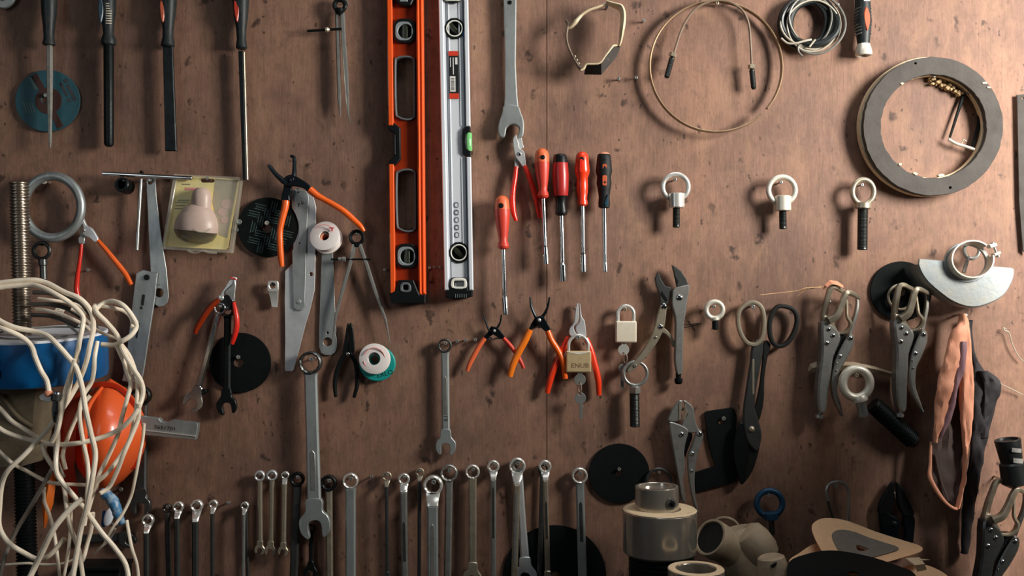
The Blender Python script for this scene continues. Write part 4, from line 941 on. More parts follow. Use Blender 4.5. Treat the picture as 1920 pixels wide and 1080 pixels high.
wrench('medium combination wrench hanging alone under the silver level, marked 19', (834, 648), 13.2, (836, 834), 19, 15, 'plate_steel', 'flat', 10, 'steel_dark', group='large wrenches', sw2=15, tilt=4, hole=.72, panel=(50, 118, 'steel', ('19', (136, 0), 12, 90)))
wrench('bright wrench slanting left under the nippers', (412, 578), 12, (364, 752), 19, 12, 'chrome', 'flat', 14, group='large wrenches', sw2=13, tilt=30, panel=(24, 38, 'steel_dark'))
wrench('black wrench hanging straight in front of the plain black disc', (426, 582), 13, (424, 758), 19, 13, 'iron_black', 'flat', 10, group='large wrenches', sw2=14, tilt=-12)
wrench('dark heavy wrench hanging behind the stamped steel bar', (266, 742), 17, (264, 945), 19, 20, 'steel_dark', 'flat', 6, 'iron_black', group='large wrenches', tilt=0, hole=.7)
# dark disc behind the row
t = Thing('cutting_disc', 'big dark disc behind the lower wrenches, cut by the bottom edge', 'disc', 1040, 1082, 2, 'abrasive discs hung on the board')
t.part('disc', plate(circ(1040, 1082, 97, 70), 0, 3, [circ(1040, 1082, 11, 24)], b=.6), 'disc_black')
t = Thing('open_end_wrench', 'dark open-end wrench lying behind the cream cable, jaw to the right', 'wrench', 240, 1010, 6)
t.part('shaft', bar((150, 1012), (226, 1008), 15, 15, 2, 9, 2), 'steel_dark'); t.part('open_end', plate(spl([(222, 1000), (238, 998), (250, 1004), (255, 1014), (252, 1020), (246, 1012), (238, 1010), (236, 1018), (246, 1024), (240, 1028), (224, 1020)], 3), 1, 11, b=1.5), 'steel_dark')
screw(226, 918, 14, 4)
# stamped bar
t = Thing('stamped_steel_bar', 'short notched steel bar stamped with numerals beside the cable', 'steel bar', 315, 800, 34)
b_ = t.part('bar', plate([(254, 779), (299, 784), (303, 790), (312, 792), (324, 787), (372, 793), (371, 808), (367, 824), (252, 813)], 0, 14, b=1.2), 'plate_steel')
t.part('edge_rib', plate([(255, 803), (368, 816), (368, 818.5), (255, 805.5)], 14, 16, b=.6), 'nickel_and_lit_steel', b_)
t.part('lower_step', plate([(253, 806), (368, 819), (367, 824), (252, 813)], 13, 15, b=.5), 'steel', b_)
t.part('stamped_numerals', text('5651701', 311, 802, 9.5, 14.6, 6.5, 1.25), 'print_black', b_)
# ================================================================ nut drivers
GD = 'nut drivers hung in a row'
def driver(label, top, bot, prof, segs, shaft, sock, d=12, hole=None, grooves=None):
    """prof: (distance from top, radius); segs: list of (part name, from, to, material) cutting the handle; shaft/sock: end points"""
    t = Thing('nut_driver', label, 'screwdriver', top[0], top[1], d, GD)
    def at(x): 
        for (a, ra), (b, rb) in zip(prof, prof[1:]):
            if a <= x <= b: return ra + (rb - ra) * (x - a) / max(b - a, 1e-6)
        return prof[-1][1]
    first = None
    for nm, a, b, m in segs:
        pr = [(a, at(a))] + [p for p in prof if a < p[0] < b] + [(b, at(b))]
        o = t.part(nm, lathe((*top, 14), (*bot, 14), pr, 20), m); first = first or o
    if hole: t.part('hanging_hole', lathe((hole[0], hole[1], 12), (hole[0], hole[1], 30), [(0, hole[2]), (15 + hole[3], hole[2]), (15.4 + hole[3], hole[2] * .7)], 16), 'black_plastic', first)
    for g in grooves or []: t.part('grip_flat', g[0], g[1], first)
    t.part('shaft', lathe((*bot, 14), (*shaft, 14), [(-2, 4.2), (math.dist(bot, shaft), 4.2)], 14), 'chrome')
    L_ = math.dist(shaft, sock); t.part('socket', lathe((*shaft, 14), (*sock, 14), [(-4, 4), (0, sock_r), (L_, sock_r), (L_, sock_r - 1.8), (L_ - 6, sock_r - 2.2)], 18), 'chrome')
    return t
P1 = [(0, 3), (1.5, 7), (5, 10.5), (10, 12.5), (22, 13.5), (34, 14), (42, 13.4), (60, 11.5), (76, 9), (84, 8), (90, 10), (95, 11), (99, 9), (101, 5)]
sock_r = 5.6
driver('low red nut driver with dusty orange top, hung below the others', (941, 367), (944, 468), P1, [('handle_cap', 0, 26, 'dusty_orange'), ('handle', 26, 101, 'worn_red')], (946.5, 558), (948.5, 590), hole=(939.5, 387, 5, 0.5))
driver('dusty red nut driver, first of the four in a row', (1015.5, 279), (1018.5, 372), [(x * .93, r) for x, r in P1], [('handle_cap', 0, 26, 'dusty_orange'), ('handle', 26, 94, 'worn_red')], (1022, 464), (1024, 495), hole=(1017, 297, 4.4, .5))
sock_r = 6.6
P2 = [(0, 6), (2, 11), (6, 13), (16, 13.5), (18, 14), (40, 15.5), (62, 14.5), (78, 13.2), (84, 11), (94, 9), (104, 10.5), (110, 11.5), (114, 10), (116, 6)]
driver('crimson nut driver with black cap and black collar, second of the row', (1050, 289), (1052.5, 405), P2, [('handle_cap', 0, 17, 'black_plastic'), ('handle', 17, 79, 'crimson'), ('collar', 79, 116, 'black_plastic')], (1055, 497), (1056, 527))
sock_r = 5.8
P3 = [(0, 3), (1.5, 7), (5, 10.5), (10, 12), (24, 13), (36, 14.2), (42, 13), (50, 10), (62, 10.6), (76, 10), (88, 8.2), (94, 9.6), (99, 9.4), (102, 5)]
driver('glossy scarlet nut driver, third of the row', (1091, 285), (1092, 388), P3, [('handle', 0, 102, 'scarlet_grip')], (1093, 478), (1094, 510), hole=(1090, 300, 4, -.5), grooves=[(plate(rrect(1088.5, 313, 6, 26, 3), 20, 27.6, b=.8), 'red_grip')])
sock_r = 4.6
P4 = [(0, 5), (2, 9.5), (6, 12.5), (14, 13.5), (30, 15), (36, 15.5), (46, 13), (58, 14.2), (70, 12), (84, 10), (96, 11), (103, 10.5), (105, 6)]
driver('black nut driver with orange patches, last of the row', (1132, 286), (1132.5, 391), P4, [('handle_cap', 0, 4, 'peach_core'), ('handle', 4, 105, 'black_rubber')], (1134, 495), (1135, 510), hole=(1132, 303, 4, .2),
       grooves=[(plate(rrect(1132, 317, 9, 16, 3.5), 20, 28.6, b=1), 'orange_inlay'), (plate(rrect(1132, 340, 9, 20, 3.5), 20, 27.8, b=1), 'orange_inlay'), (plate(spl([(1134, 375), (1139, 366), (1138, 386), (1132, 386)]), 18, 26, b=1), 'teal_inlay')])
# ================================================================ pliers in the middle
t = Thing('circlip_pliers', 'red dipped circlip pliers under the big open-end wrench', 'pliers', 975, 290, 10, 'circlip pliers')
t.part('jaw', plate(spl([(965, 255), (968, 254), (972, 268), (974, 278), (982, 284), (985, 298), (986, 312), (980, 312), (974, 304), (967, 294), (963, 278), (962, 262)], 3), 6, 13, b=1), 'pale_steel')
t.part('jaw', plate(spl([(972, 254), (977, 254), (980, 268), (982, 276), (976, 279), (971, 290), (972, 300), (973, 314), (966, 314), (965, 300), (969, 284), (971, 268)], 3), 2, 8, b=1), 'pale_steel')
rivets(t, [(974, 289, 4.2)], 'chrome', 13)
t.part('grip', grip([(968, 312, 6), (966, 330, 7), (962, 355, 8), (961, 375, 8), (963, 398, 8), (968, 414, 7)], [4.2, 4.8, 5.4, 5.6, 5.2, 3.6]), 'red_grip')
t.part('grip', grip([(983, 310, 9), (990, 325, 9), (999, 350, 8), (1006, 375, 7), (1010, 395, 6), (1012, 409, 6)], [4.2, 4.8, 5.2, 5.2, 4.8, 3.4]), 'red_grip')
screw(970, 262, 14, 2.6)
def circlip(label, tips, piv, arms, g1, g2, gm, d=10, sz=1.0):
    t = Thing('circlip_pliers', label, 'pliers', piv[0], piv[1], d, 'circlip pliers')
    for tip in tips: t.part('jaw', tube(spl([(*tip[0], 12), (*tip[1], 11), (*tip[2], 10), (*piv, 9)], 4, False), [1.4 * sz, 1.9 * sz, 2.6 * sz, 4.6 * sz], 8), 'blued')
    for i, a in enumerate(arms): t.part('arm', plate(spl(a, 3), 3 + 5 * i, 9 + 5 * i, b=1.2), 'blued')
    rivets(t, [(piv[0], piv[1], 3.2 * sz)], 'pale_steel', 14)
    for i, (g, r) in enumerate((g1, g2)): t.part('grip', grip([(u, v, 8 + 2 * i) for u, v in g], r), gm[i])
    return t
circlip('small orange circlip pliers with open black tips under the level ends', [[(907, 591), (912, 606), (918, 620)], [(940, 590), (938, 604), (932, 615)]], (927, 620),
        [[(921, 612), (931, 616), (930, 624), (920, 630), (912, 638), (907, 632), (914, 624)], [(924, 614), (932, 614), (941, 624), (946, 631), (940, 636), (930, 630), (922, 624)]],
        ([(909, 634), (898, 650), (887, 670), (880, 684), (876, 696)], [4.4, 4.8, 5, 4.6, 3.4]), ([(944, 634), (956, 647), (968, 663), (977, 679), (982, 691)], [4, 4.2, 4.2, 4, 3]), ('dusty_orange', 'worn_red'), 8, .9)
screw(920, 635, 14, 3.2); screw(935, 633, 14, 3.2)
circlip('middle orange circlip pliers with curved black tips, handles crossing its neighbours', [[(994, 557), (996, 574), (1004, 593)], [(1030, 557), (1027, 575), (1020, 590)]], (1011, 600),
        [[(1005, 594), (1014, 596), (1012, 606), (1000, 616), (992, 618), (997, 606)], [(1008, 594), (1018, 593), (1026, 606), (1032, 618), (1024, 622), (1012, 612), (1004, 604)]],
        ([(994, 618), (986, 636), (973, 660), (962, 684), (956, 706)], [6, 6.6, 6.8, 6.6, 5.4]), ([(1027, 620), (1034, 638), (1046, 657), (1056, 680), (1060, 710)], [5.4, 5.8, 5.8, 5.4, 5]), ('amber_grip', 'orange_grip'), 14, 1.15)
screw(1011, 612, 20, 4)
t = Thing('circlip_pliers', 'scarlet circlip pliers with bright straight jaws behind the dull padlock', 'pliers', 1085, 605, 6, 'circlip pliers')
t.part('jaw', plate(spl([(1083, 568), (1085, 576), (1085, 594), (1082, 606), (1076, 612), (1078, 622), (1086, 628), (1080, 634), (1068, 628), (1068, 616), (1076, 604), (1079, 580)], 3), 4, 12, b=1), 'pale_steel')
t.part('jaw', plate(spl([(1086, 568), (1088, 574), (1091, 594), (1096, 602), (1099, 628), (1096, 636), (1086, 630), (1080, 620), (1080, 612), (1086, 604), (1087, 590)], 3), 5, 13, b=1), 'pale_steel')
t.part('grip', grip([(1066, 632, 8), (1055, 655, 9), (1042, 684, 10), (1032, 712, 10), (1026, 737, 9)], [5.4, 6, 6.4, 6.2, 4.6]), 'scarlet_grip'); t.part('grip', grip([(1099, 634, 8), (1108, 656, 9), (1117, 690, 10), (1122, 716, 10), (1123, 741, 9)], [5, 5.6, 6, 6, 4.4]), 'scarlet_grip')
# ================================================================ padlocks and keys
def padlock(label, cx, top, bw, v0, v1, sr, rt, body_m, d, depth, lettering=None):
    t = Thing('padlock', label, 'padlock', cx, v0, d, 'padlocks')
    ucx = cx; lx_, rx_ = cx - sr, cx + sr
    t.part('shackle', tube([(lx_, v0 + 4, depth / 2), (lx_, v0 - 8, depth / 2)] + [(ucx - sr * math.cos(a), top + sr + rt - sr * math.sin(a) * 1.0, depth / 2) for a in [pi * i / 14 for i in range(15)]] + [(rx_, v0 - 8, depth / 2), (rx_, v0 + 4, depth / 2)], rt, 12), 'nickel_and_lit_steel')
    sec = [[(cx - bw / 2 + (bw * i / 8), v, depth - 2 + 4 * math.sin(pi * i / 8) if False else depth) for i in range(9)] for v in (v0, v1)]
    t.part('body', plate(rrect(cx, (v0 + v1) / 2, bw, v1 - v0, 2.4), 0, depth, b=2.2), body_m)
    return t
t = padlock('dull brass padlock with stamped lettering hanging over the scarlet pliers', 1084.5, 626, 47, 658, 698, 18.5, 3.2, 'brass', 16, 18)
t.part('stamped_lettering', text('ENUB', 1087, 685, 12, 18.3, 0, 1.1), 'band_brass'); t.part('cylinder_rim', plate([(1062, 659), (1072, 662), (1084, 664), (1096, 662), (1106, 659)], 18, 18.6, b=.2), 'brass_bright')
screw(1084, 633, 30, 4.4)
def key(t, name, cx, cy, r, tip, m='nickel_and_lit_steel', w=8, hole=None, bit=True):
    hole = hole or (cx, cy - r * .5, r * .25)
    o = t.part(name, [plate(spl(circ(cx, cy, r, 14, r * .98), 2), w, w + 2.2, [circ(*hole, 12)], b=.4)] + ([plate([(tip[0] - 3, cy + r * .85), (tip[0] + 3.4, cy + r * .85), (tip[0] + 3.4, cy + r * 1.3), (tip[0] + 5, cy + r * 1.45), (tip[0] + 3, cy + r * 1.7), (tip[0] + 3.2, tip[1] - 3), (tip[0] + .5, tip[1]), (tip[0] - 2.8, tip[1] - 2)], w, w + 2, b=.3)] if bit else []), m)
    return o
t = Thing('key_pair', 'two small keys dangling under the dull padlock', 'keys', 1088, 698, 22)
key(t, 'key', 1087.5, 712, 11, (0, 0), 'steel', 6, (1087.5, 719, 2.6), bit=False)
t.part('key_stub', plate([(1083, 698), (1092, 698), (1092, 704), (1083, 704)], 6, 8, b=.3), 'steel')
t.part('key_ring', tube([(1087.5 + 2.6 * math.cos(a), 727.5 + 9.5 * math.sin(a), 7 + 3 * math.cos(a)) for a in [2 * pi * i / 20 for i in range(20)]], 1, 8, True), 'steel_warm')
key(t, 'key', 1088, 747, 11, (1089.5, 787), 'steel', 5, (1087.5, 739, 2.8))
t = padlock('bright brass padlock left of the big locking pliers', 1173.5, 570, 39, 602, 642, 15, 3.6, 'brass_bright', 10, 18)
screw(1172, 580, 24, 3.6, 'steel_warm')
t = Thing('key_pair', 'small round keys hanging under the bright padlock', 'keys', 1170, 642, 14)
key(t, 'key', 1169.5, 656, 10.5, (0, 0), 'nickel_and_lit_steel', 6, (1169, 663, 2.4), bit=False); t.part('key_stub', [plate([(1165.5, 643), (1169, 643), (1169, 650), (1165.5, 650)], 6, 8, b=.3), plate([(1172, 643), (1176, 643), (1175, 650), (1171, 650)], 6, 8, b=.3)], 'nickel_and_lit_steel')
t.part('key_ring', tube([(1173 + 3 * math.cos(a), 672 + 9 * math.sin(a), 7 + 3 * math.cos(a)) for a in [2 * pi * i / 20 for i in range(20)]], 1, 8, True), 'steel_warm')
key(t, 'key', 1169, 691, 9, (1167, 731), 'steel', 4, (1171, 684, 2.4))
# ================================================================ eye bolts
def eyebolt(label, cx, cy, R, r, collar, shank, em, sm, d=12, ry=None, hexn=None, thread=True, extra=None):
    t = Thing('eye_bolt', label, 'eye bolt', cx, cy, d, 'eye bolts')
    t.part('eye', ring(cx, cy, 14, R, r, 48, 14, ry), em)
    if collar: t.part('collar', lathe((*collar[0], 14), (*collar[1], 14), [(0, collar[2] * .8), (1.5, collar[2])] + [(math.dist(collar[0], collar[1]) - 1.5, collar[2]), (math.dist(collar[0], collar[1]), collar[2] * .85)], hexn or 24), em)
    L_ = math.dist(shank[0], shank[1]); n = int((L_ - 4) / 1.3)
    t.part('shank', lathe((*shank[0], 14), (*shank[1], 14), [(0, shank[2])] + ([(1 + i * 1.3, shank[2] - (.55 if i % 2 else 0)) for i in range(n)] if thread else []) + [(L_ - 1.5, shank[2]), (L_, shank[2] * .75)], 18), sm, sharp=20)
    screw(cx, cy - (ry or R) + r + 4.5, d + 20, 3.4)
    return t
eyebolt('bright eye bolt on the left, below the steel band', 1266, 351, 24, 4.6, ((1268, 362), (1268.5, 390), 14.5), ((1267.5, 388), (1267.5, 427), 7), 'nickel_and_lit_steel', 'bolt_dark')
eyebolt('whitish eye bolt in the middle of the three in a row', 1465, 357, 25, 5, ((1466.5, 367), (1467, 396), 15), ((1466.5, 394), (1467, 430), 7), 'white_zinc', 'bolt_dark')
eyebolt('long-shanked steel eye bolt left of the big ring', 1617, 360, 20, 5, ((1617, 380), (1616.5, 392), 15), ((1616.5, 392), (1615.5, 469), 9.5), 'steel_warm', 'bolt_dark', ry=23)
t = eyebolt('stubby white eye bolt with a black stub, beside the pencil cross', 1339, 581, 15.5, 4.8, ((1339, 594), (1340, 601), 9), ((1340, 600), (1340.5, 618), 6), 'white_zinc', 'iron_black', thread=False)
eyebolt('dark eye bolt with square collar hanging below the bright padlock', 1191, 700, 22, 3.2, ((1190, 724), (1190, 738), 10.5), ((1189, 738), (1190, 800), 9.5), 'steel', 'bolt_dark', hexn=4)
eyebolt('blue painted eye bolt near the bottom, left of the snap hook', 1442, 943, 24, 5.6, ((1444, 959), (1445, 973), 14), ((1445, 972), (1447, 1002), 5.6), 'blue_paint', 'steel_dark', thread=False)
# ================================================================ locking pliers
def plates(t, items):
    for nm, outline, w0, w1, m in items: t.part(nm, plate(spl(outline, 2) if nm in ('lever', 'link') else outline, w0, w1, b=min(1.6, (w1 - w0) * .3)), m)
t = Thing('locking_pliers', 'large locking pliers hanging open beside the bright padlock', 'locking pliers', 1255, 560, 8, 'locking pliers')
plates(t, [('lower_jaw', [(1233, 509), (1239, 524), (1246, 536), (1257, 539), (1258, 548), (1254, 566), (1247, 573), (1237, 570), (1236, 553), (1229, 534), (1227, 522)], 8, 17, 'steel_dark'),
  ('upper_jaw', [(1259, 497), (1264, 499), (1276, 508), (1286, 523), (1291, 536), (1268, 538), (1265, 522)], 8, 17, 'steel_dark'),
  ('body', spl([(1262, 541), (1278, 536), (1291, 536), (1287, 563), (1283, 591), (1280, 613), (1279, 652), (1278, 697), (1274, 701), (1268, 700), (1264, 674), (1265, 636), (1265, 597), (1259, 572), (1259, 552)], 3), 4, 22, 'steel'),
  ('link', [(1240, 613), (1248, 617), (1257, 626), (1264, 640), (1266, 650), (1261, 650), (1254, 634), (1246, 626), (1238, 622)], 8, 14, 'steel_warm'),
  ('lever', [(1237, 572), (1248, 571), (1248, 583), (1244, 613), (1233, 638), (1221, 655), (1207, 672), (1182, 697), (1175, 697), (1176, 690), (1190, 674), (1209, 649), (1223, 622), (1229, 599)], 10, 22, 'steel_warm')])
t.part('jaw_groove', plate([(1263, 512), (1271, 528), (1268, 534), (1262, 516)], 16, 18, b=.4), 'iron_black'); t.part('jaw_groove', plate([(1240, 545), (1251, 562), (1248, 566), (1238, 552)], 16, 18, b=.4), 'iron_black')
t.part('body_edge', tube(spl([(1288, 540, 18), (1284, 575, 18), (1278, 610, 18), (1276.5, 650, 18), (1276, 695, 18)], 4, False), 2.2, 8), 'chrome')
rivets(t, [(1272, 558, 6)], 'chrome', 22); rivets(t, [(1243, 574, 6), (1237, 612, 5), (1228, 632, 2.6)], 'chrome', 22)
t.part('adjusting_screw', lathe((1271.5, 698, 12), (1272, 720, 12), [(0, 5), (10, 5), (11, 6), (12, 7.6), (18, 7.6), (20, 6.5), (22, 5)], 16), 'iron_black')
screw(1254, 577, 18, 3.8, 'steel_warm')
t = Thing('locking_pliers', 'small curved-jaw locking pliers hanging closed behind the steel collar', 'locking pliers', 1280, 765, 10, 'locking pliers')
plates(t, [('lower_jaw', [(1252, 784), (1261, 764), (1268, 755), (1274, 750), (1279, 751), (1277, 768), (1276, 787), (1267, 790), (1252, 789)], 6, 14, 'steel'),
  ('upper_jaw', spl([(1282, 751), (1291, 755), (1300, 766), (1303, 787), (1309, 803), (1316, 809), (1303, 811), (1289, 810), (1280, 798), (1281, 789), (1288, 778), (1285, 766)], 3), 6, 14, 'steel'),
  ('body', spl([(1254, 791), (1267, 793), (1283, 800), (1289, 809), (1284, 828), (1281, 848), (1283, 862), (1282, 883), (1279, 899), (1284, 937), (1277, 936), (1271, 899), (1263, 854), (1256, 811)], 3), 4, 20, 'steel'),
  ('lever', [(1304, 812), (1310, 807), (1317, 813), (1315, 826), (1306, 854), (1302, 879), (1301, 903), (1303, 934), (1309, 960), (1304, 957), (1297, 934), (1291, 903), (1289, 879), (1289, 854), (1296, 836)], 8, 20, 'steel'),
  ('link', [(1286, 812), (1297, 812), (1298, 822), (1290, 842), (1284, 860), (1282, 850), (1285, 830)], 5, 10, 'iron_black')])
t.part('jaw_teeth', plate([(1272, 756), (1276, 752), (1276, 786), (1272, 787)], 13, 15.4, b=.4), 'steel_warm'); t.part('jaw_teeth', plate([(1283, 758), (1289, 772), (1283, 786), (1279, 784), (1283, 774)], 13, 15, b=.4), 'steel_warm')
t.part('body_edge', tube(spl([(1255, 794, 16), (1258, 820, 16), (1265, 858, 16), (1273, 900, 16)], 4, False), 1.4, 8), 'chrome')
rivets(t, [(1276, 813, 5.2)], 'chrome', 20); rivets(t, [(1310, 812, 5.4), (1296, 849, 4.6), (1295, 881, 3)], 'chrome', 20)
screw(1280, 767, 22, 3.6, 'steel_warm')
# ================================================================ tin snips
t = Thing('tin_snips', 'large dark tin snips hanging by one oval handle', 'tin snips', 1408, 568, 10)
def loopv(pts, w, r): return tube([(u, v, w) for u, v in spl(pts, 4)], r, 12, True, sec=(1, 1.5))
t.part('handle_loop', loopv([(1408, 566), (1426, 575), (1432, 600), (1429, 630), (1417, 645), (1400, 642), (1388, 624), (1383, 600), (1388, 579)], 12, 4.2), 'steel_warm')  # paler loop: warm steel paints in the light falling on it
t.part('handle_loop', loopv([(1466, 574), (1487, 580), (1495, 598), (1489, 624), (1475, 644), (1459, 649), (1447, 638), (1443, 613), (1447, 591), (1455, 578)], 8, 4.2), 'bolt_dark')
a_ = t.part('shank', plate(spl([(1411, 644), (1427, 636), (1430, 655), (1424, 690), (1417, 730), (1414, 762), (1421, 787), (1427, 811), (1425, 830), (1418, 846), (1402, 830), (1394, 800), (1393, 770), (1398, 732), (1406, 680)], 3), 8, 16, b=2.4), 'steel_dark')
t.part('shank', plate(spl([(1434, 640), (1446, 646), (1440, 670), (1434, 710), (1433, 750), (1426, 784), (1415, 800), (1408, 790), (1416, 764), (1424, 730), (1430, 680)], 3), 2, 8, b=1.6), 'bolt_dark')
t.part('blade', plate(spl([(1398, 800), (1414, 792), (1426, 812), (1424, 842), (1411, 884), (1393, 908), (1388, 900), (1394, 860)], 3), 5, 10, b=1.6), 'bolt_dark')
t.part('blade', plate(spl([(1387, 793), (1400, 800), (1404, 840), (1398, 890), (1391, 907), (1382, 890), (1375, 856), (1377, 820)], 3), 10, 14, b=1.6), 'iron_black')
rivets(t, [(1408, 804, 6.5)], 'steel_warm', 15, None, 5)
t.part('stamping', [plate(rrect(1411, 706, 4, 66, 2), 15.6, 16.6, b=.4)], 'steel_warm', a_)
screw(1412, 575, 26, 4.6, 'steel')
# black angle plate
t = Thing('angle_plate', 'flat black L-shaped plate hanging behind the tin snips', 'plate', 1354, 785, 3)
t.part('plate', plate([(1322, 776), (1326, 772), (1373, 765), (1379, 768), (1383, 782), (1381, 820), (1383, 904), (1352, 913), (1305, 924), (1304, 887), (1342, 875), (1334, 850), (1328, 821)], 0, 4, [circ(1354, 790, 6.5, 20)], b=.6), 'disc_black'); screw(1357, 785, 14, 4)
# disc + partial ring
t = Thing('cutting_disc', 'plain black cutting disc left of the small locking pliers', 'disc', 1161, 888, 3, 'abrasive discs hung on the board')
t.part('disc', plate(circ(1161, 888, 57, 60, 56), 0, 3, [circ(1161, 887, 5, 16)], b=.6), 'disc_black'); screw(1161, 880, 14, 3.6)
t = Thing('steel_ring', 'dark thin ring half hidden behind the steel collar', 'ring', 1236, 900, 8)
t.part('ring', ring(1236, 902, 6, 22, 3, 40, 10), 'steel_dark'); screw(1236, 886, 18, 3)
# ================================================================ locking C-clamps
def cclamp(label, f, d, m='steel', mj='steel_warm'):
    t = Thing('locking_c_clamp', label, 'clamp', *f([(1552, 617)])[0], d, 'locking C-clamps', ref=28)
    sec = (1, 1.5)
    t.part('upper_jaw', tube(f(spl([(1548, 596, 16), (1550, 575, 20), (1554, 555, 24), (1558, 541, 26), (1566, 538, 26), (1580, 545, 20), (1600, 552, 12), (1611, 556, 8)], 4, False)), [6, 5.6, 5.2, 5, 4.6, 4, 3.4, 3], 10, sec=(1, 1.2)), mj)
    t.part('upper_jaw', tube(f(spl([(1553, 600, 34), (1565, 592, 38), (1573, 575, 40), (1578, 558, 42), (1584, 548, 42), (1594, 550, 38), (1606, 556, 30), (1613, 559, 20)], 4, False)), [7, 6.6, 5.8, 5.4, 5, 4.2, 3.6, 3], 10, sec=(1, 1.2)), mj)
    t.part('lower_jaw', tube(f(spl([(1612, 556, 10), (1613, 568, 12), (1610, 586, 14), (1603, 608, 14), (1597, 626, 14)], 4, False)), [2.6, 3, 3.4, 3.8, 4], 10, sec=(1, 1.8)), m)
    t.part('lower_jaw', tube(f(spl([(1588, 562, 26), (1588, 580, 28), (1588, 594, 30), (1594, 605, 30), (1592, 616, 28), (1582, 624, 26), (1568, 624, 24)], 4, False)), [2.2, 2.4, 2.6, 3.4, 3.4, 3, 2.6], 10, sec=(1, 1.8)), mj)
    t.part('jaw_base', plate(f(spl([(1543, 602), (1546, 592), (1557, 594), (1562, 602), (1570, 622), (1550, 612)], 3)), 10, 30, b=2), mj)
    t.part('body', plate(f(spl([(1540, 605), (1554, 607), (1567, 616), (1575, 630), (1572, 645), (1562, 668), (1558, 695), (1553, 727), (1549, 763), (1545, 774), (1536, 773), (1532, 743), (1535, 702), (1540, 660)], 3)), 8, 34, b=3.5), m)
    t.part('lever', plate(f(spl([(1588, 632), (1594, 626), (1601, 631), (1600, 648), (1587, 675), (1576, 693), (1572, 712), (1571, 734), (1577, 760), (1581, 782), (1572, 764), (1564, 745), (1560, 722), (1562, 700), (1570, 668)], 3)), 12, 30, b=2.5), m)
    t.part('link', plate(f([(1572, 622), (1590, 622), (1584, 640), (1566, 672), (1560, 690), (1560, 668), (1574, 640)]), 10, 22, b=1), 'iron_black')
    for u, v, r, w in [(1552, 617, 4.6, 34), (1560, 629, 4.8, 34), (1549, 643, 4.8, 34), (1594, 634, 5, 30), (1575, 668, 4.4, 30), (1568, 681, 2, 30), (1568, 695, 2.2, 30)]:
        q = f([(u, v)])[0]; rivets(t, [(q[0], q[1], r)], 'chrome', w)
    a, b = f([(1541, 770), (1537, 788)]); t.part('adjusting_knob', lathe((*a, 20), (*b, 20), [(0, 3), (8, 3), (9, 7.5), (15, 7.5), (17, 5)], 16), 'steel')
    return t
cclamp('locking C-clamp with straw caught on it, left of the pair', lambda p: p, 12)
cclamp('locking C-clamp hanging in front of the black disc, right of the pair', lambda p: xf(p, 136, -3, -5.5, 1.0, 1552, 617), 14)
def third(p): return [(q[0], q[1], *[w * 1.1 for w in q[2:]]) for q in xf(p, 303, 373, 3, 1.16, 1540, 605)]
cclamp('shadowed locking C-clamp at the right edge near the bottom', third, 60, 'steel_dark', 'steel_warm')  # darker steel than the pair's, painting in the shade on this clamp
screw(1556, 566, 18, 3); screw(1893, 904, 60, 3.4, 'steel_warm')
t = Thing('cutting_disc', 'black cutting disc behind the grinder guard and C-clamp', 'disc', 1690, 546, 3, 'abrasive discs hung on the board')
t.part('disc', plate(circ(1690, 546, 58, 60, 56), 0, 3, [circ(1690, 546, 9, 20)], b=.6), 'disc_black')
t = Thing('steel_ring', 'thin steel ring beside the C-clamp on the black disc', 'ring', 1686, 556, 8)
t.part('ring', ring(1690, 557, 6, 23, 2.6, 40, 10), 'steel_warm')
t = Thing('straw_tuft', 'tuft of thin straw strands caught on the left C-clamp', 'straw', 1556, 536, 20, ref=22)
t.part('tuft', loft([[(1543, 544, 20), (1546, 534, 24), (1548, 538, 30)], [(1552, 532, 18), (1556, 525, 22), (1558, 532, 30)], [(1566, 530, 18), (1570, 527, 22), (1570, 535, 28)], [(1580, 536, 18), (1582, 535, 20), (1581, 540, 24)]]), 'peach_core')
for pts in ([(1544, 537, 22), (1520, 541, 18), (1485, 547, 10), (1430, 553, 4)], [(1540, 538, 22), (1515, 543, 16), (1498, 556, 8)], [(1540, 539, 22), (1512, 540, 20), (1500, 545, 16)]): t.part('strand', tube(spl(pts, 4, False), .8, 6), 'straw')
# ================================================================ grinder guard
t = Thing('grinder_guard', 'half-round grey steel grinder guard with clamp collar', 'guard', 1815, 500, 12, ref=44)
arc = spl([(1902, 505), (1900, 522), (1886, 549), (1865, 564), (1837, 574), (1813, 574), (1786, 564), (1761, 546), (1741, 528), (1729, 511), (1723, 496)], 3, False)
face = [(1724, 485), (1761, 488), (1778, 490), (1790, 512), (1815, 521), (1845, 514), (1860, 499), (1898, 502)] + arc
t.part('face', plate(face, 40, 44, b=1), 'cast_grey')
rim = []
for (u, v) in arc:
    c = (1813, 497); L_ = math.hypot(u - c[0], v - c[1]); ux, uy = (u - c[0]) / L_, (v - c[1]) / L_
    rim.append([(u - ux * 1.5, v - uy * 1.5, 42.5), (u + ux * 1.6, v + uy * 1.6, 41), (u + ux * 3, v + uy * 3, 36), (u + ux * 3, v + uy * 3, 2), (u + ux * .8, v + uy * .8, 2), (u + ux * .5, v + uy * .5, 36)])
t.part('rim', loft(rim), 'cast_grey')
a0, a1 = math.radians(-12), math.radians(312)
secs = []
for i in range(49):
    a = a0 + (a1 - a0) * i / 48; cs, sn = math.cos(a), math.sin(a)
    secs.append([(1814 + 38 * cs, 492 + 34 * sn, 42), (1818 + 40 * cs, 486 + 35.5 * sn, 60), (1818 + 37.4 * cs, 486 + 33 * sn, 60), (1814 + 35.5 * cs, 492 + 31.5 * sn, 42)])
t.part('collar', loft(secs), 'white_zinc')
t.part('collar_seat', plate(circ(1814, 492, 43, 40, 38), 38, 45, [circ(1814, 492, 35.5, 40, 31.5)], b=1), 'cast_grey')
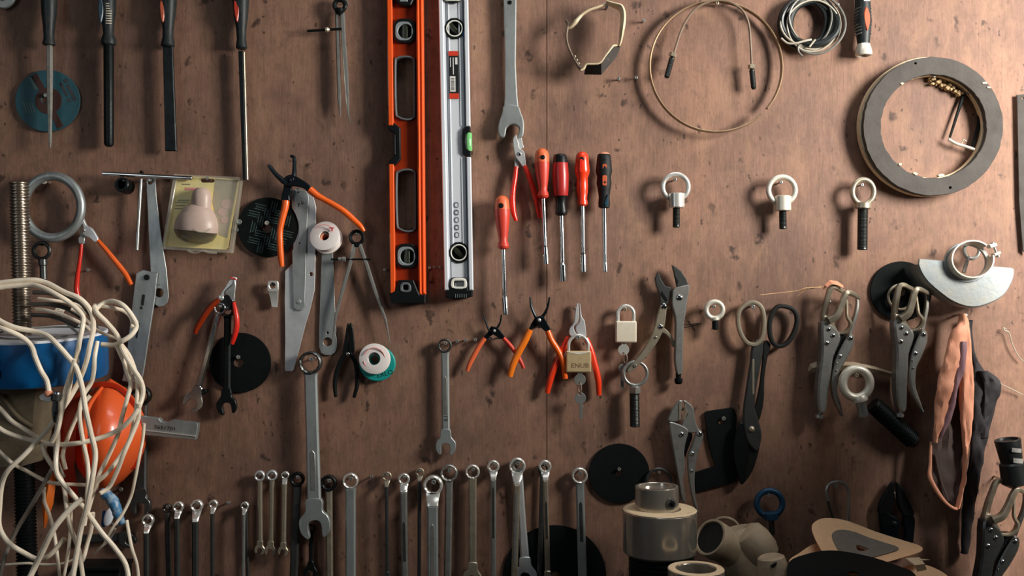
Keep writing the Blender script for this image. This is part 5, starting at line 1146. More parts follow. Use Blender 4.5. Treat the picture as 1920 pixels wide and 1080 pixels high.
t.part('clamp_ear', plate([(1848, 459), (1862, 456), (1864, 462), (1851, 466)], 46, 60, b=1), 'white_zinc'); t.part('clamp_ear', plate([(1857, 476), (1869, 471), (1871, 476), (1859, 481)], 46, 60, b=1), 'white_zinc')
t.part('clamp_screw', lathe((1857, 455, 53), (1868, 482, 53), [(0, 4), (4, 4), (5, 2.2), (24, 2.2), (25, 4.2), (29, 4.2)], 12), 'steel')
t = Thing('eye_hook', 'small steel screw eye hanging inside the guard collar', 'hook', 1812, 462, 8)
t.part('eye', ring(1820, 470, 14, 14, 3.6, 36, 10, 15), 'steel'); t.part('stem', lathe((1814, 480, 14), (1805, 512, 14), [(0, 4), (33, 3.4)], 12), 'steel'); screw(1813, 458, 30, 4.4)
# ================================================================ big white eye bolt, rod, bar
t = Thing('cross_bar', 'rusty tapered steel bar lying level behind the C-clamps', 'bar', 1600, 698, 4)
t.part('bar', loft([[(1518, 692, 0), (1520, 683, 6), (1522, 690, 14), (1516, 697, 8)], [(1535, 688, 0), (1536, 676, 8), (1540, 684, 18), (1534, 698, 10)], [(1600, 692, 0), (1602, 679, 8), (1604, 685, 16), (1601, 694, 8)], [(1640, 698, 0), (1640, 687, 8), (1640, 692, 14), (1640, 700, 8)], [(1680, 708, 0), (1681, 700, 5), (1681, 703, 8), (1680, 709, 4)]]), 'pvc_dusty')
t = Thing('threaded_rod', 'black threaded rod slanting down behind the big white eye bolt', 'rod', 1640, 755, 10)
zz = [(3 + i * 2.2, 17 if i % 2 else 14.5) for i in range(46)]
t.part('rod', lathe((1634, 757, 16), (1718, 832, 10), [(0, 14)] + zz + [(108, 12), (112, 10)], 22), 'iron_black', sharp=15)
t = Thing('eye_bolt', 'biggest eye bolt, worn white, between the two C-clamps', 'eye bolt', 1608, 722, 44, 'eye bolts', ref=16)
t.part('eye', ring(1607, 719, 12, 25.5, 8.2, 48, 14, 27), 'white_zinc'); t.part('collar', lathe((1612, 742, 12), (1616, 755, 12), [(0, 12), (6, 14.5), (11, 14), (13, 11)], 24), 'white_zinc'); t.part('shank', lathe((1615, 753, 12), (1621, 783, 12), [(0, 9.5), (28, 9.5), (30, 8)], 18), 'steel')
screw(1607, 704, 62, 4.2, 'steel_warm')
# ================================================================ leather
def strip_loft(rows, m=16, thick=7, seed=0):
    """rows of (left u, right u, v, w): a soft, slightly creased band"""
    R = []
    rows = spl([(a, b, v, w) for a, b, v, w in rows], 5, False) if False else [tuple(x) for x in rows]
    P = spl([(a, v, w) for a, b, v, w in rows], 5, False); Q = spl([(b, v, w) for a, b, v, w in rows], 5, False)
    for i, (p, q) in enumerate(zip(P, Q)):
        ringp = []
        for j in range(m):
            a = 2 * pi * j / m; f = (1 - math.cos(a)) / 2
            u = p[0] + (q[0] - p[0]) * f; v = p[1] + (q[1] - p[1]) * f
            nn = noise.noise(Vector((u * .09 + seed, v * .035, seed))) * 5 + noise.noise(Vector((u * .25, v * .12 + seed, 3))) * 2
            ringp.append((u, v, p[2] + thick * math.sin(a) + nn))
        R.append(ringp)
    return loft(R)
t = Thing('leather_glove', 'pink and brown leather work gloves folded and hanging below the grinder guard', 'gloves', 1810, 590, 12, ref=40)
t.part('cuff', strip_loft([(1803, 1814, 588, 30), (1800, 1820, 606, 32), (1786, 1815, 622, 36), (1778, 1812, 645, 38), (1769, 1806, 680, 40), (1759, 1796, 712, 40), (1755, 1790, 742, 40), (1753, 1782, 775, 38), (1752, 1770, 805, 36), (1753, 1759, 830, 34)], 20, 9, 1), 'leather_pink')
t.part('cuff', strip_loft([(1808, 1817, 590, 26), (1806, 1822, 612, 32), (1806, 1823, 645, 34), (1803, 1826, 690, 36), (1800, 1828, 730, 36), (1802, 1827, 775, 36), (1806, 1823, 820, 34), (1809, 1816, 860, 34), (1806, 1811, 905, 36), (1793, 1799, 953, 38)], 20, 8, 5), 'leather_pink')
t.part('fold', strip_loft([(1800, 1812, 640, 46), (1793, 1806, 690, 48), (1785, 1794, 725, 48), (1778, 1788, 760, 46), (1768, 1780, 790, 44), (1762, 1764, 822, 40)], 16, 4, 9), 'leather_violet')
t.part('palm', strip_loft([(1790, 1818, 680, 14), (1768, 1815, 740, 16), (1756, 1815, 800, 18), (1750, 1816, 850, 20), (1746, 1812, 895, 22), (1764, 1806, 930, 24), (1788, 1799, 952, 26)], 20, 7, 13), 'cloth_brown')
t.part('hem', tube(spl([(1750, 830, 30), (1748, 870, 32), (1746, 896, 36), (1760, 925, 40), (1776, 945, 42), (1794, 954, 42), (1802, 938, 40)], 5, False), [2, 3, 4.2, 4, 3, 3, 2], 10), 'leather_pink')
t.part('crease', tube(spl([(1758, 850, 28), (1763, 880, 30), (1770, 910, 32), (1780, 940, 36)], 5, False), [1.5, 2.2, 2.2, 1.4], 8), 'cloth_brown')
t = Thing('cloth_rag', 'black rag hanging crumpled behind the leather gloves', 'rag', 1832, 680, 6, ref=20)
t.part('cloth', strip_loft([(1812, 1828, 600, 10), (1818, 1830, 660, 12), (1820, 1852, 700, 14), (1822, 1872, 718, 16), (1822, 1872, 745, 18), (1822, 1861, 785, 20), (1820, 1851, 820, 20), (1816, 1843, 868, 20), (1808, 1834, 920, 18), (1806, 1826, 985, 14), (1806, 1820, 1040, 10)], 24, 8, 21), 'cloth_black')
t.part('fold', strip_loft([(1832, 1850, 695, 26), (1838, 1870, 712, 28), (1842, 1872, 738, 28), (1838, 1858, 770, 26), (1836, 1850, 820, 24)], 18, 5, 33), 'cloth_black')
screw(1811, 592, 42, 4)
t = Thing('loose_wire', 'thin bent wire at the right edge of the board', 'wire', 1895, 640, 4)
t.part('wire', tube(spl([(1890, 617, 4), (1884, 615, 5), (1886, 620, 6), (1894, 624, 6), (1900, 645, 6), (1910, 665, 5), (1921, 678, 4)], 4, False), 1, 6), 'wire_pale')
t = Thing('loose_wire', 'short pale thread beside the black rag', 'wire', 1880, 725, 4)
t.part('wire', tube(spl([(1868, 712, 20), (1876, 720, 14), (1890, 726, 8), (1905, 733, 5), (1921, 741, 4)], 4, False), .9, 6), 'wire_pale')
# carabiner & dark pliers
t = Thing('snap_hook', 'slim steel snap hook hanging above the tan disc', 'snap hook', 1570, 906, 10)
t.part('hook', tube([(u, v, 8) for u, v in spl([(1553, 940), (1550, 922), (1554, 910), (1566, 904), (1582, 906), (1591, 920), (1592, 945), (1589, 985), (1580, 1000), (1568, 992)], 5, False)], 2.8, 10), 'steel'); t.part('gate', tube([(1553, 941, 8), (1560, 965, 8), (1568, 990, 8)], 2.4, 10), 'steel_dark'); screw(1568, 911, 20, 4)
t = Thing('cutting_pliers', 'blackened pliers barely visible in shadow behind the tan disc', 'pliers', 1680, 925, 6)
t.part('jaw', plate(spl([(1676, 903), (1664, 918), (1652, 940), (1648, 962), (1668, 966), (1676, 950), (1678, 930)], 3), 2, 10, b=2), 'iron_black'); t.part('jaw', plate(spl([(1680, 903), (1694, 918), (1708, 944), (1714, 966), (1696, 968), (1686, 952), (1682, 930)], 3), 4, 12, b=2), 'iron_black')
t.part('handle', plate(spl([(1650, 962), (1672, 966), (1688, 980), (1682, 1010), (1676, 1040), (1656, 1040), (1654, 1000)], 3), 2, 10, b=2), 'blued'); t.part('handle', plate(spl([(1694, 968), (1714, 968), (1716, 990), (1708, 1040), (1690, 1040), (1698, 1000)], 3), 2, 10, b=2), 'blued')
rivets(t, [(1677, 983, 6)], 'iron_black', 10); screw(1677, 925, 16, 3)
# dark pipe fittings at right edge
t = Thing('pipe_fitting', 'dark pipe coupling with worn white lettering at the right edge', 'pipe fitting', 1898, 905, 90, ref=14)
t.part('coupling', lathe((1896, 826, 0), (1906, 880, 0), [(4, 18), (0, 19), (0, 23), (2, 23.5), (40, 20), (46, 19), (50, 22)], 30), 'fitting_dark'); t.part('pipe', lathe((1904, 868, 0), (1912, 912, 0), [(0, 19), (4, 23), (40, 25), (44, 20)], 30), 'fitting_dark')
def wrap(u0, v0, w_, h_): return loft([[(u0 + i * w_ / 4, v0 + i * .6, 25 - (i - 1.2) ** 2 * .7), (u0 + i * w_ / 4, v0 + h_ + i * .6, 24.5 - (i - 1.2) ** 2 * .7)] for i in range(5)], cap=False)
t.part('label_mark', wrap(1893, 838, 20, 8), 'print_white'); t.part('label_mark', wrap(1896, 857, 20, 9), 'print_white')
# ================================================================ things on the bench, in front of the board
def bench_v(d): return 540 + 660 / ((FOCAL - d) / FOCAL)      # pixel row of the bench top at depth d, on the scale of that depth
t = Thing('stepped_collar', 'stack of turned steel collars on a ribbed black base, standing on the bench', 'collar', 1236, bench_v(140), 140, ref=0)
bv = bench_v(140)
t.part('top_collar', lathe((1231, 911, 0), (1232, 955, 0), [(6, 33), (1, 34), (0, 35), (0, 39.5), (1.5, 40.5), (44, 41)], 48), 'lathe_steel')
h_ = t.part('set_screw_boss', lathe((1250, 938, 30), (1253, 937, 42), [(0, 11), (6, 11), (8.5, 10), (9, 7), (5, 6)], 24), 'steel_dark'); t.part('set_screw', lathe((1252, 938, 34), (1254, 937, 44), [(0, 5), (6, 5), (6.4, 3), (3, 2.6)], 6), 'iron_black', h_)
t.part('body_collar', lathe((1237, 955, 0), (1237, 1036, 0), [(0, 40), (0, 66), (1.5, 68.5), (3, 69.5), (78, 68.5), (81, 66)], 56), 'lathe_steel')
t.part('lit_top_face', lathe((1237, 953.5, 0), (1237, 956, 0), [(0, 40), (0, 66.5), (2, 69), (2, 40)], 56, closed_loop=True), 'ring_cream')  # cream face paints light from above onto the steel collar
pr = [(0, 60)]
for i in range(24): pr.append((2 + i * 9, 61)); pr.append((6 + i * 9, 61)); pr.append((8 + i * 9, 57.5)); pr.append((10 + i * 9, 57.5))
L_ = bv - 1035
t.part('ribbed_base', lathe((1240, 1035, 0), (1240, bv, 0), [p for p in pr if p[0] < L_ - 1] + [(L_, 60)], 44), 'iron_black')
t = Thing('steel_bush', 'hollow turned steel bush in front of the stepped collar', 'bush', 1305, bench_v(275), 275, ref=0)
bv = bench_v(275)
t.part('bush', lathe((1305, 1066, 0), (1305, bv, 0), [(bv - 1066 - .5, 37), (2, 37), (0, 38.5), (0, 50), (1.5, 52.5), (3, 53), (bv - 1066, 52)], 56, closed_loop=True), 'lathe_steel')
t.part('lit_rim_face', lathe((1305, 1065, 0), (1305, 1067, 0), [(0, 38.5), (0, 51), (1.4, 52.6), (1.4, 38.5)], 56, closed_loop=True), 'ring_cream')  # cream colour paints the overhead light on the bush's rim
# PVC fittings: a tee lying at a slant
t = Thing('pipe_tee', 'dusty grey plastic pipe tee with its open mouth facing left', 'pipe fitting', 1380, 1060, 130)
ax0, ax1 = Vector((1326, 1001, 34)), Vector((1400, 1052, -16))
t.part('mouth', lathe(tuple(ax0), tuple(ax1), [(34, 26), (3, 30), (0, 31), (0, 35), (2, 35.5), (26, 35.5), (30, 33), (60, 33), (100, 33)], 44), 'pvc_dusty')
t.part('mouth_inside', lathe(tuple(ax0 + (ax1 - ax0).normalized() * 3), tuple(ax1), [(0, 30), (24, 28.5), (25, 26)], 40), 'black_rubber')
t.part('branch', lathe((1384, 995, -10), (1412, 1097, 0), [(2, 20), (0, 28), (4, 33), (14, 39), (40, 43), (64, 43), (96, 41), (105, 38)], 40), 'pvc_dusty')
t.part('elbow', lathe((1392, 996, 4), (1438, 1050, 14), [(0, 12), (2, 24), (10, 34), (30, 38), (54, 36), (68, 30), (70, 20)], 40), 'pvc_dusty')
t = Thing('pipe_stub', 'dusty grey plastic pipe stub at the bottom edge beside the tee', 'pipe fitting', 1455, 1085, 240)
t.part('cap', lathe((1448, 1045, 0), (1462, 1137, 0), [(3, 12), (0, 20), (3, 25), (30, 31), (90, 33)], 36), 'pvc_dusty'); t.part('chip', plate([(1440, 1057), (1446, 1052), (1452, 1050), (1450, 1055), (1444, 1060)], 24, 32, b=.6), 'black_rubber')
t = Thing('steel_ring', 'thin dusty ring standing behind the pipe tee', 'ring', 1368, 1000, 60)
t.part('ring', tube([(1362 + 27 * math.cos(a), 1000 + 27 * math.sin(a), 8 * math.cos(a)) for a in [2 * pi * i / 40 for i in range(40)]], 3, 8, True), 'pvc_dusty')
# sanding discs, warped and tilted: rim points given where they show, at their own depth
def at3(u, v, d): k = (FOCAL - d) / FOCAL; return ((u - 960) * k, (540 - v) * k, d)
def warped_disc(t, rim, centre, thick, name, m, parent=None, hole=None, rings=6, scale=1.0, lift=0.0):
    """rim: (u,v,depth) as seen; surface runs from the centre out to the rim"""
    q = t.k; O = t
    def cv(u, v, d): x, z, dd = at3(u, v, d); return (O.u + (x / q - (O.u - 960)), O.v - (z / q - (540 - O.v)), (dd - t.d) / q)
    R = [cv(*p) for p in spl(rim, 4)]; c = Vector(cv(*centre)); n = len(R); V = []; F = []
    fr = [(hole or 0.0) + (1 - (hole or 0.0)) * i / rings for i in range(rings + 1)]
    for lay in (0, 1):
        for f in fr:
            for p in R: w = c.lerp(Vector(p), f); w = c.lerp(Vector(p), f * scale); V.append((w.x, w.y - lift + lay * thick, w.z + lift * .3 - lay * thick * .3))
    m_ = len(fr) * n
    for i in range(rings):
        for j in range(n):
            k = (j + 1) % n; a, b = i * n, (i + 1) * n
            F.append((a + j, a + k, b + k, b + j)); F.append((m_ + a + j, m_ + b + j, m_ + b + k, m_ + a + k))
    for j in range(n):
        k = (j + 1) % n; e = rings * n; F.append((e + j, e + k, m_ + e + k, m_ + e + j)); F.append((j, m_ + j, m_ + k, k))
    return t.part(name, (V, F), m, parent)
def disc_thing(label, u, v, d, name='sanding_disc'):
    t = Thing(name, label, 'disc', u, v, d, 'sanding discs piled on the bench', ref=0); t.d = d; return t
t = disc_thing('curled tan sanding disc with a grey centre on top of the pile', 1620, 1040, 140)
TAN = [(1522, 992, 150), (1530, 977, 110), (1552, 971, 80), (1590, 977, 64), (1640, 996, 60), (1690, 1012, 70), (1722, 1022, 100), (1730, 1029, 130), (1722, 1036, 160), (1690, 1046, 196), (1650, 1056, 214), (1600, 1060, 222), (1560, 1052, 216), (1538, 1028, 190)]
o = warped_disc(t, TAN, (1616, 1031, 150), 1.6, 'disc', 'disc_tan', hole=.12)
warped_disc(t, TAN, (1616, 1031, 150), .8, 'centre_label', 'disc_grey', o, hole=.2, scale=.6, lift=1.6)
t = disc_thing('black curved sanding disc lying in front of the curled tan one', 1600, 1080, 230)
warped_disc(t, [(1480, 1053, 250), (1515, 1038, 230), (1552, 1032, 216), (1590, 1035, 212), (1640, 1046, 214), (1690, 1063, 224), (1712, 1073, 240), (1716, 1090, 270), (1680, 1120, 300), (1600, 1135, 310), (1520, 1120, 300), (1480, 1085, 280)], (1600, 1075, 262), 2, 'disc', 'disc_black', hole=.08)
t = disc_thing('tan sanding disc edge showing left behind the black disc', 1520, 1045, 150)
warped_disc(t, [(1479, 1053, 200), (1500, 1036, 170), (1526, 1020, 140), (1560, 1016, 120), (1620, 1030, 110), (1650, 1060, 130), (1620, 1085, 180), (1560, 1090, 220), (1500, 1075, 225)], (1560, 1052, 165), 1.6, 'disc', 'disc_tan', hole=.1)
t = disc_thing('tan sanding disc sticking out right at the bottom edge', 1740, 1075, 190)
warped_disc(t, [(1690, 1066, 170), (1720, 1058, 150), (1745, 1062, 150), (1775, 1078, 160), (1790, 1100, 190), (1770, 1125, 230), (1710, 1128, 250), (1680, 1100, 210)], (1735, 1092, 190), 1.6, 'disc', 'disc_tan', hole=.1)
t = Thing('paper_scrap', 'folded scrap of cream sandpaper on the disc pile', 'paper', 1725, 1062, 200)
t.part('paper', loft([[(1702, 1049, 0), (1732, 1050, -8), (1732, 1051.5, -8), (1702, 1051, 0)], [(1716, 1060, 10), (1738, 1060, 2), (1738, 1061.5, 2), (1716, 1061.5, 10)], [(1722, 1072, 6), (1742, 1070, 0), (1742, 1071.5, 0), (1722, 1073.5, 6)]]), 'ring_cream'); t.part('torn_edge', loft([[(1728, 1052, -4), (1740, 1052, -6), (1740, 1053, -6), (1728, 1053, -4)], [(1732, 1054, -2), (1752, 1054, -8), (1752, 1055, -8), (1732, 1055, -2)]]), 'ring_cream')

# low wooden box on the bench, below the photograph's edge, that carries the fittings and discs
t = Thing('wooden_box', 'low dark wooden box on the bench carrying the fittings and sanding discs', 'box', 960, 540, 0, ref=0)
t.o.location = (0.548, -0.2, BENCH_Z)
def crate(name, x0, x1, y0, y1, z0, z1):
    v = [(x, y, z) for x in (x0, x1) for y in (y0, y1) for z in (z0, z1)]
    f = [(0, 1, 3, 2), (4, 6, 7, 5), (0, 4, 5, 1), (2, 3, 7, 6), (0, 2, 6, 4), (1, 5, 7, 3)]
    o = link_mesh(name, (v, f), 'bench_dark', bconv); o.parent = t.o; t.n += 1
crate('lid', -0.19, 0.24, -0.16, 0.18, 0.12, 0.138)
for y in (-0.15, 0.155): crate('side', -0.18, 0.23, y, y + .018, 0, 0.12)
for x in (-0.18, 0.212): crate('end', x, x + .018, -0.132, 0.155, 0, 0.12)
# ================================================================ cluster at the left edge
# blue tin
t = Thing('paint_tin', 'blue tin with a white lid wrapped by the cream cable', 'tin', 45, 720, 140, ref=70)
tn = t.part('body', lathe((40, 630, -4), (42, 722, -13), [(0, 118), (1.5, 120.5), (4, 121), (78, 119), (86, 117), (88, 113)], 64), 'tin_blue')
t.part('lid', lathe((40, 628.5, -4), (40.1, 633, -4.45), [(1, 112), (0, 114), (0, 118.5), (2, 121.5), (4.5, 121.5)], 64), 'tin_white')
t.part('lid_ring', ring(40, 631.5, -10, 60, 1.6, 48, 8) if False else tube([(40 + 84 * math.cos(a), 627.5 + 8 * math.sin(a), -4 + 84 * math.sin(a)) for a in [2 * pi * i / 48 for i in range(48)]], 2, 8, True), 'wire_grey')
def on_tin(pts):
    """flat marks bent round the tin's side"""
    V = []
    for u, v in pts:
        a = (u - 40) / 120.0; V.append((40 + 122 * math.sin(a), v + 8 * math.cos(a), -7 - (v - 675) * .095 + 122 * math.cos(a)))
    return V
def mark(u0, v0, u1, v1, n=4):
    rows = [[*on_tin([(u0 + (u1 - u0) * i / n, v0), (u0 + (u1 - u0) * i / n, v1)])] for i in range(n + 1)]
    return loft(rows, cap=False)
t.part('printed_letter', [mark(4, 653, 15, 676), mark(4, 682, 15, 698)], 'vial_frame', tn)
t.part('printed_letter', [mark(150, 668, 158, 678), mark(152, 680, 158, 688)], 'print_white', tn)
# dusty casing
t = Thing('dusty_casing', 'dusty olive metal casing under the blue tin at the left edge', 'casing', 20, 890, 110, ref=40)
t.part('casing', loft([[(-60, 722, -30), (60, 728, -30), (71, 732, 0), (62, 728, 34), (-60, 722, 40)], [(-60, 760, -30), (70, 760, -30), (74, 764, 6), (64, 762, 44), (-60, 760, 52)], [(-60, 820, -30), (70, 820, -30), (73, 824, 4), (58, 826, 40), (-60, 820, 50)], [(-60, 880, -30), (54, 872, -30), (54, 872, 0), (30, 878, 24), (-60, 880, 34)]]), 'canvas_olive')
t.part('rib', tube(spl([(2, 738, 52), (16, 752, 56), (36, 778, 54), (60, 800, 44)], 4, False), 4.5, 10), 'canvas_olive')
# orange helmet: shell with brim, hung with its crown to the room
t = Thing('safety_helmet', 'orange plastic safety helmet hanging behind the cable loops', 'helmet', 180, 715, 20, ref=70)
secs = []
for i in range(13):
    f = i / 12; a = pi * f
    v = 716 + 216 * f
    half = 68 * (math.sin(a) ** .62) if 0 < f < 1 else .5
    cu = 180 + 8 * math.sin(pi * f) - 6 * f
    secs.append([(cu + half * math.cos(q), v + 3 * math.sin(q), 8 + (92 * math.sin(a) ** .6 if 0 < f < 1 else .4) * max(0, math.sin(q)) * (1 + .06 * math.cos(5 * q))) if math.sin(q) >= 0 else (cu + half * math.cos(q) * .96, v, 4) for q in [2 * pi * j / 36 for j in range(36)]])
t.part('shell', loft(secs), 'helmet_orange')
t.part('brim', tube(spl([(112, 800, 26), (116, 764, 30), (140, 736, 34), (172, 724, 36), (210, 732, 34), (238, 770, 30), (247, 830, 26), (240, 876, 24), (228, 884, 24)], 5, False), 1, 10, sec=(5, 2.2)), 'helmet_red')
t.part('ridge', tube(spl([(176, 726, 26), (172, 764, 92), (170, 815, 102), (170, 870, 92), (174, 920, 40)], 5, False), [3, 5, 6, 5, 3], 12), 'helmet_orange')
t.part('visor', loft([[(112, 760, 44), (150, 742, 60), (160, 750, 70)], [(104, 800, 60), (140, 790, 96), (156, 800, 104)], [(98, 860, 60), (132, 870, 100), (154, 870, 108)], [(96, 920, 40), (122, 935, 74), (150, 930, 80)]]), 'helmet_red')
t = Thing('orange_strap', 'pointed orange plastic strap hanging below the helmet', 'strap', 90, 880, 90)
t.part('strap', loft([[(88, 884, 0), (97, 880, 4), (100, 884, 0), (92, 888, -6)], [(80, 915, 4), (92, 908, 12), (101, 914, 4), (88, 918, -4)], [(75, 945, 4), (86, 940, 12), (97, 946, 4), (84, 948, -4)], [(77, 992, 0), (79, 993, 3), (81, 992, 0), (79, 991, -2)]]), 'strap_orange')
t = Thing('cable_joint', 'cable joint bound with blue and white tape', 'tape', 190, 922, 120)
t.part('tape', tube(spl([(187, 921, 0), (196, 928, 4), (209, 938, 8), (217, 952, 10), (222, 968, 8), (226, 983, 4)], 5, False), [5, 9, 10.5, 10, 8.5, 6], 14), 'tape_blue')
for p, q, r in (((194, 926, 4), (200, 931, 6), 10.2), ((208, 937, 8), (213, 944, 9), 11), ((219, 959, 10), (221, 965, 9), 9.6)): t.part('tape_turn', lathe(p, q, [(0, r), (math.dist(p, q), r)], 16), 'tape_blue')
t = Thing('bicycle_mirror', 'small oval white lens with chrome rim beside the taped joint', 'mirror', 202, 972, 80)
t.part('lens', loft([[(x, y, w) for x, y in xf([(q[0], q[1]) for q in circ(201, 971, 7 * s, 24, 16 * s)], 0, 0, 14, 1, 201, 971)] for w, s in ((0, 1.1), (6, 1.1), (8, 1.0), (9, .8), (9.4, .2))]), 'tin_white'); t.part('mount', loft([[(186, 962, -4), (194, 958, 2), (196, 966, 4), (188, 970, 0)], [(184, 984, -4), (192, 984, 2), (194, 990, 4), (186, 990, 0)]]), 'tin_blue')
t.part('bracket', tube(spl([(205, 985, 2), (212, 988, 0), (222, 986, -6)], 4, False), 3, 10), 'chrome')
# crocodile clip / plug where one cable ends
t = Thing('cable_plug', 'bare metal plug with a bolt on the end of the cream cable', 'plug', 102, 740, 245)
t.part('sleeve', lathe((104, 736, 6), (100, 794, 2), [(0, 6), (4, 7.5), (12, 8), (20, 7), (34, 8.5), (46, 7), (54, 5), (58, 3)], 18), 'chrome'); t.part('lug', plate(spl([(72, 742), (84, 738), (96, 744), (98, 752), (86, 754), (74, 750)], 3), -2, 8, b=1.2), 'nickel_and_lit_steel'); t.part('bolt_head', lathe((88, 738, 2), (88, 738, 14), [(0, 7), (6, 7), (10, 5), (12, 1)], 14), 'peach_core'); t.part('collar', lathe((104, 738, 6), (102, 752, 6), [(0, 8), (2, 9.5), (12, 9.5), (14, 8)], 18), 'steel_dark')
# dark odds and ends behind
t = Thing('steel_box', 'dark steel box edge along the bottom, behind the cable', 'box', 190, 1085, 40)
t.part('box', box(140, 1062, 236, 1216, -20, 40, 3), 'black_plastic'); t.part('lid_edge', box(138, 1056, 238, 1063, -22, 44, 1.5), 'iron_black')
t = Thing('nail', 'bent white headed nail sticking out among the cable loops', 'nail', 104, 578, 150)
t.part('nail', [tube([(104, 582, 0), (118, 600, 8), (134, 614, 12), (150, 627, 14)], [3.4, 3.2, 2.8, 2.2], 10)], 'steel'); t.part('head', loft([[(99, 578, -4), (117, 580, -4), (117, 584, 6), (100, 582, 6)], [(101, 586, -4), (110, 590, -4), (110, 591, 4), (102, 588, 4)]]), 'cable_cream')
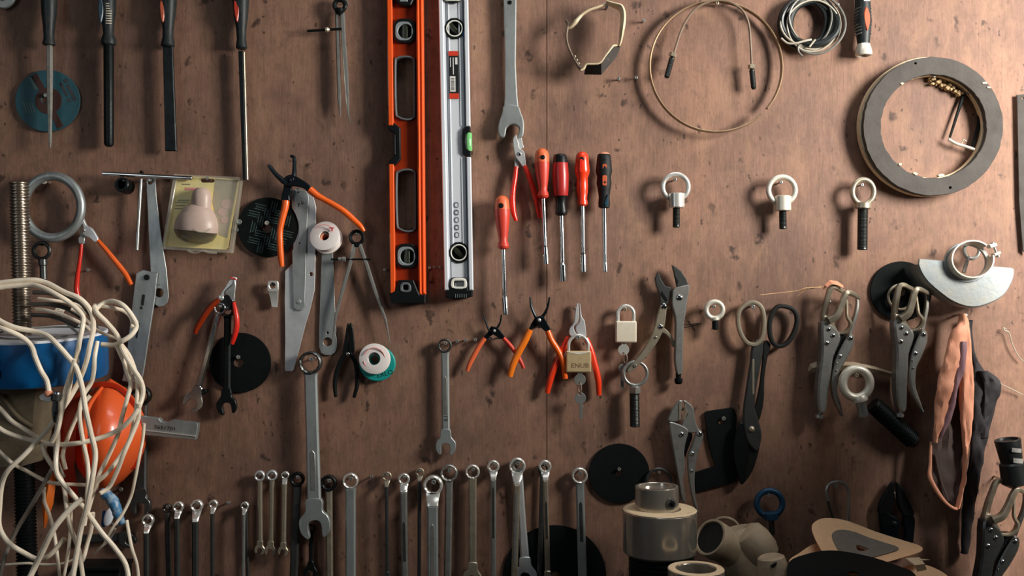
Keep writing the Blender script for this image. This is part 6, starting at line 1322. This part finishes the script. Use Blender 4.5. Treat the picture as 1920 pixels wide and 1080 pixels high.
# the cable itself, every visible run a loop of the same cable
t = Thing('electric_cable', 'tangled cream electric cable hanging in loose loops at the left edge', 'cable', 120, 525, 215, ref=10)
S_ = [
 ('cable_cream', 4.7, 20, [(-70, 560), (-20, 536), (52, 525), (85, 529), (125, 547), (156, 560), (172, 584), (177, 615), (174, 650), (166, 680), (150, 712), (133, 747), (116, 775), (95, 802), (73, 824), (50, 852), (23, 879), (6, 907), (1, 948), (6, 985), (23, 1015), (48, 1037), (73, 1046), (100, 1037), (125, 1007)]),
 ('cable_cream', 4.6, 26, [(-70, 572), (-20, 545), (53, 534), (83, 538), (117, 553), (142, 571), (158, 592), (162, 610), (158, 638), (149, 664), (135, 705), (125, 755), (117, 792), (112, 826), (110, 859), (117, 886), (132, 912), (150, 938), (173, 961), (198, 992), (221, 1026), (240, 1059), (250, 1100)]),
 ('cable_cream', 4.8, 40, [(-80, 520), (-30, 552), (0, 582), (12, 597), (42, 612), (73, 620), (100, 628), (121, 642), (137, 663), (152, 688), (167, 726), (175, 763), (181, 809), (188, 847), (187, 890), (177, 942), (162, 984), (154, 1034), (149, 1090)]),
 ('cable_cream', 4.8, 44, [(-80, 610), (-30, 606), (0, 609), (31, 617), (54, 630), (71, 647), (83, 667), (94, 692), (100, 712), (105, 734)]),
 ('cable_cream', 4.6, 8, [(187, 646), (212, 647), (231, 639), (246, 628), (252, 612), (247, 594), (234, 574), (212, 565), (192, 568), (178, 580)]),
 ('cable_cream', 3.6, 0, [(170, 572), (186, 574), (202, 576), (225, 583), (240, 597), (246, 614)]),
 ('cable_cream', 4.6, 10, [(176, 574), (184, 586), (200, 605), (217, 630), (232, 660), (250, 688), (263, 716), (265, 742), (257, 772), (235, 797), (208, 813), (179, 824), (142, 831), (100, 833), (62, 828), (25, 816), (0, 801), (-40, 770), (-80, 720)]),
 ('cable_cream', 4.2, 0, [(216, 648), (227, 672), (234, 697), (240, 720), (237, 747), (225, 784), (213, 820), (196, 863), (184, 892), (174, 920)]),
 ('cable_cream', 4.2, 4, [(222, 640), (240, 670), (252, 713), (256, 749), (253, 778), (240, 822), (221, 857), (200, 888), (180, 906), (168, 930), (160, 965)]),
 ('cable_cream', 4.2, 14, [(262, 755), (258, 784), (248, 815), (235, 851), (220, 884), (203, 914), (190, 924)]),
 ('cable_cream', 3.0, -30, [(254, 800), (251, 830), (248, 863), (240, 903), (228, 940), (214, 972), (197, 1000), (180, 1030)]),
 ('cable_cream', 3.2, -10, [(227, 982), (234, 1004), (242, 1032), (248, 1066), (250, 1100)]),
 ('cable_cream', 4.0, 16, [(183, 640), (182, 670), (179, 694), (170, 718), (158, 742), (154, 775), (157, 826), (163, 866), (169, 897), (168, 920), (163, 950), (158, 985)]),
 ('cable_cream', 3.8, 6, [(168, 742), (154, 762), (137, 788), (123, 822), (118, 850), (122, 880)]),
 ('cable_cream', 4.2, 30, [(150, 672), (142, 700), (134, 730), (126, 765), (120, 800), (104, 826)]),
 ('cable_cream', 4.2, 12, [(-80, 700), (-30, 745), (0, 767), (25, 788), (48, 805), (71, 826), (86, 852), (100, 870), (110, 892), (118, 916), (127, 949), (135, 988), (146, 1034), (155, 1090)]),
 ('cable_cream', 3.6, -6, [(-80, 790), (-30, 835), (0, 856), (19, 872), (37, 886), (62, 899), (83, 905), (104, 910), (130, 913), (154, 913)]),
 ('cable_cream', 5.4, 50, [(168, 929), (146, 948), (121, 981), (98, 1022), (80, 1055), (66, 1090)]),
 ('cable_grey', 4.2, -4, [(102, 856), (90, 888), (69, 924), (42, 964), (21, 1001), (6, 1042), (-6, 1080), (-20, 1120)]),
 ('cable_cream', 3.4, -20, [(69, 920), (72, 945), (77, 972), (85, 1009), (96, 1055), (101, 1095)]),
 ('cable_cream', 3.4, -24, [(120, 950), (118, 990), (110, 1042), (103, 1095)]),
 ('cable_cream', 4.0, -10, [(168, 965), (160, 1000), (153, 1025), (148, 1055), (135, 1065), (115, 1095)]),
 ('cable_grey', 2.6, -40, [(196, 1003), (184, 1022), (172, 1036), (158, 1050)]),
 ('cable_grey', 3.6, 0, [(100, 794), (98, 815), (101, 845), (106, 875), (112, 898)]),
 ('cable_cream', 3.2, -10, [(55, 580), (83, 583), (117, 593), (146, 610), (162, 626)]),
 ('cable_cream', 3.0, -14, [(60, 560), (90, 563), (112, 567), (132, 573), (150, 590)]),
 ('cable_cream', 3.0, -14, [(125, 580), (140, 589), (152, 604), (168, 618), (186, 626), (210, 636)]),
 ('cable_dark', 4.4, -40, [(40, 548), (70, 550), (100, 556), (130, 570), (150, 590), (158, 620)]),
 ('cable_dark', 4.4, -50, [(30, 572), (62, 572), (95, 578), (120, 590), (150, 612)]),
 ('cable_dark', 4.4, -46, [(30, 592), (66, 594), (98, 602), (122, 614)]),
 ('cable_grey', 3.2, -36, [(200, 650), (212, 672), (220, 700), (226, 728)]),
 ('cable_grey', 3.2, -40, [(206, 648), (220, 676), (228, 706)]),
 ('cable_cream', 2.6, -60, [(-60, 1080), (15, 1074), (27, 1078), (60, 1079), (90, 1074), (112, 1066)]),
]
for i, (m_, r_, w_, pts) in enumerate(S_):
    n_ = len(pts)
    P3 = [(u, v, w_ + 7 * math.sin(1.7 * j + i)) for j, (u, v) in enumerate(pts)]
    t.part('cable_run', tube(spl(P3, 6, False), r_, 10), m_)

screw(185, 728, 30, 4)
finish()
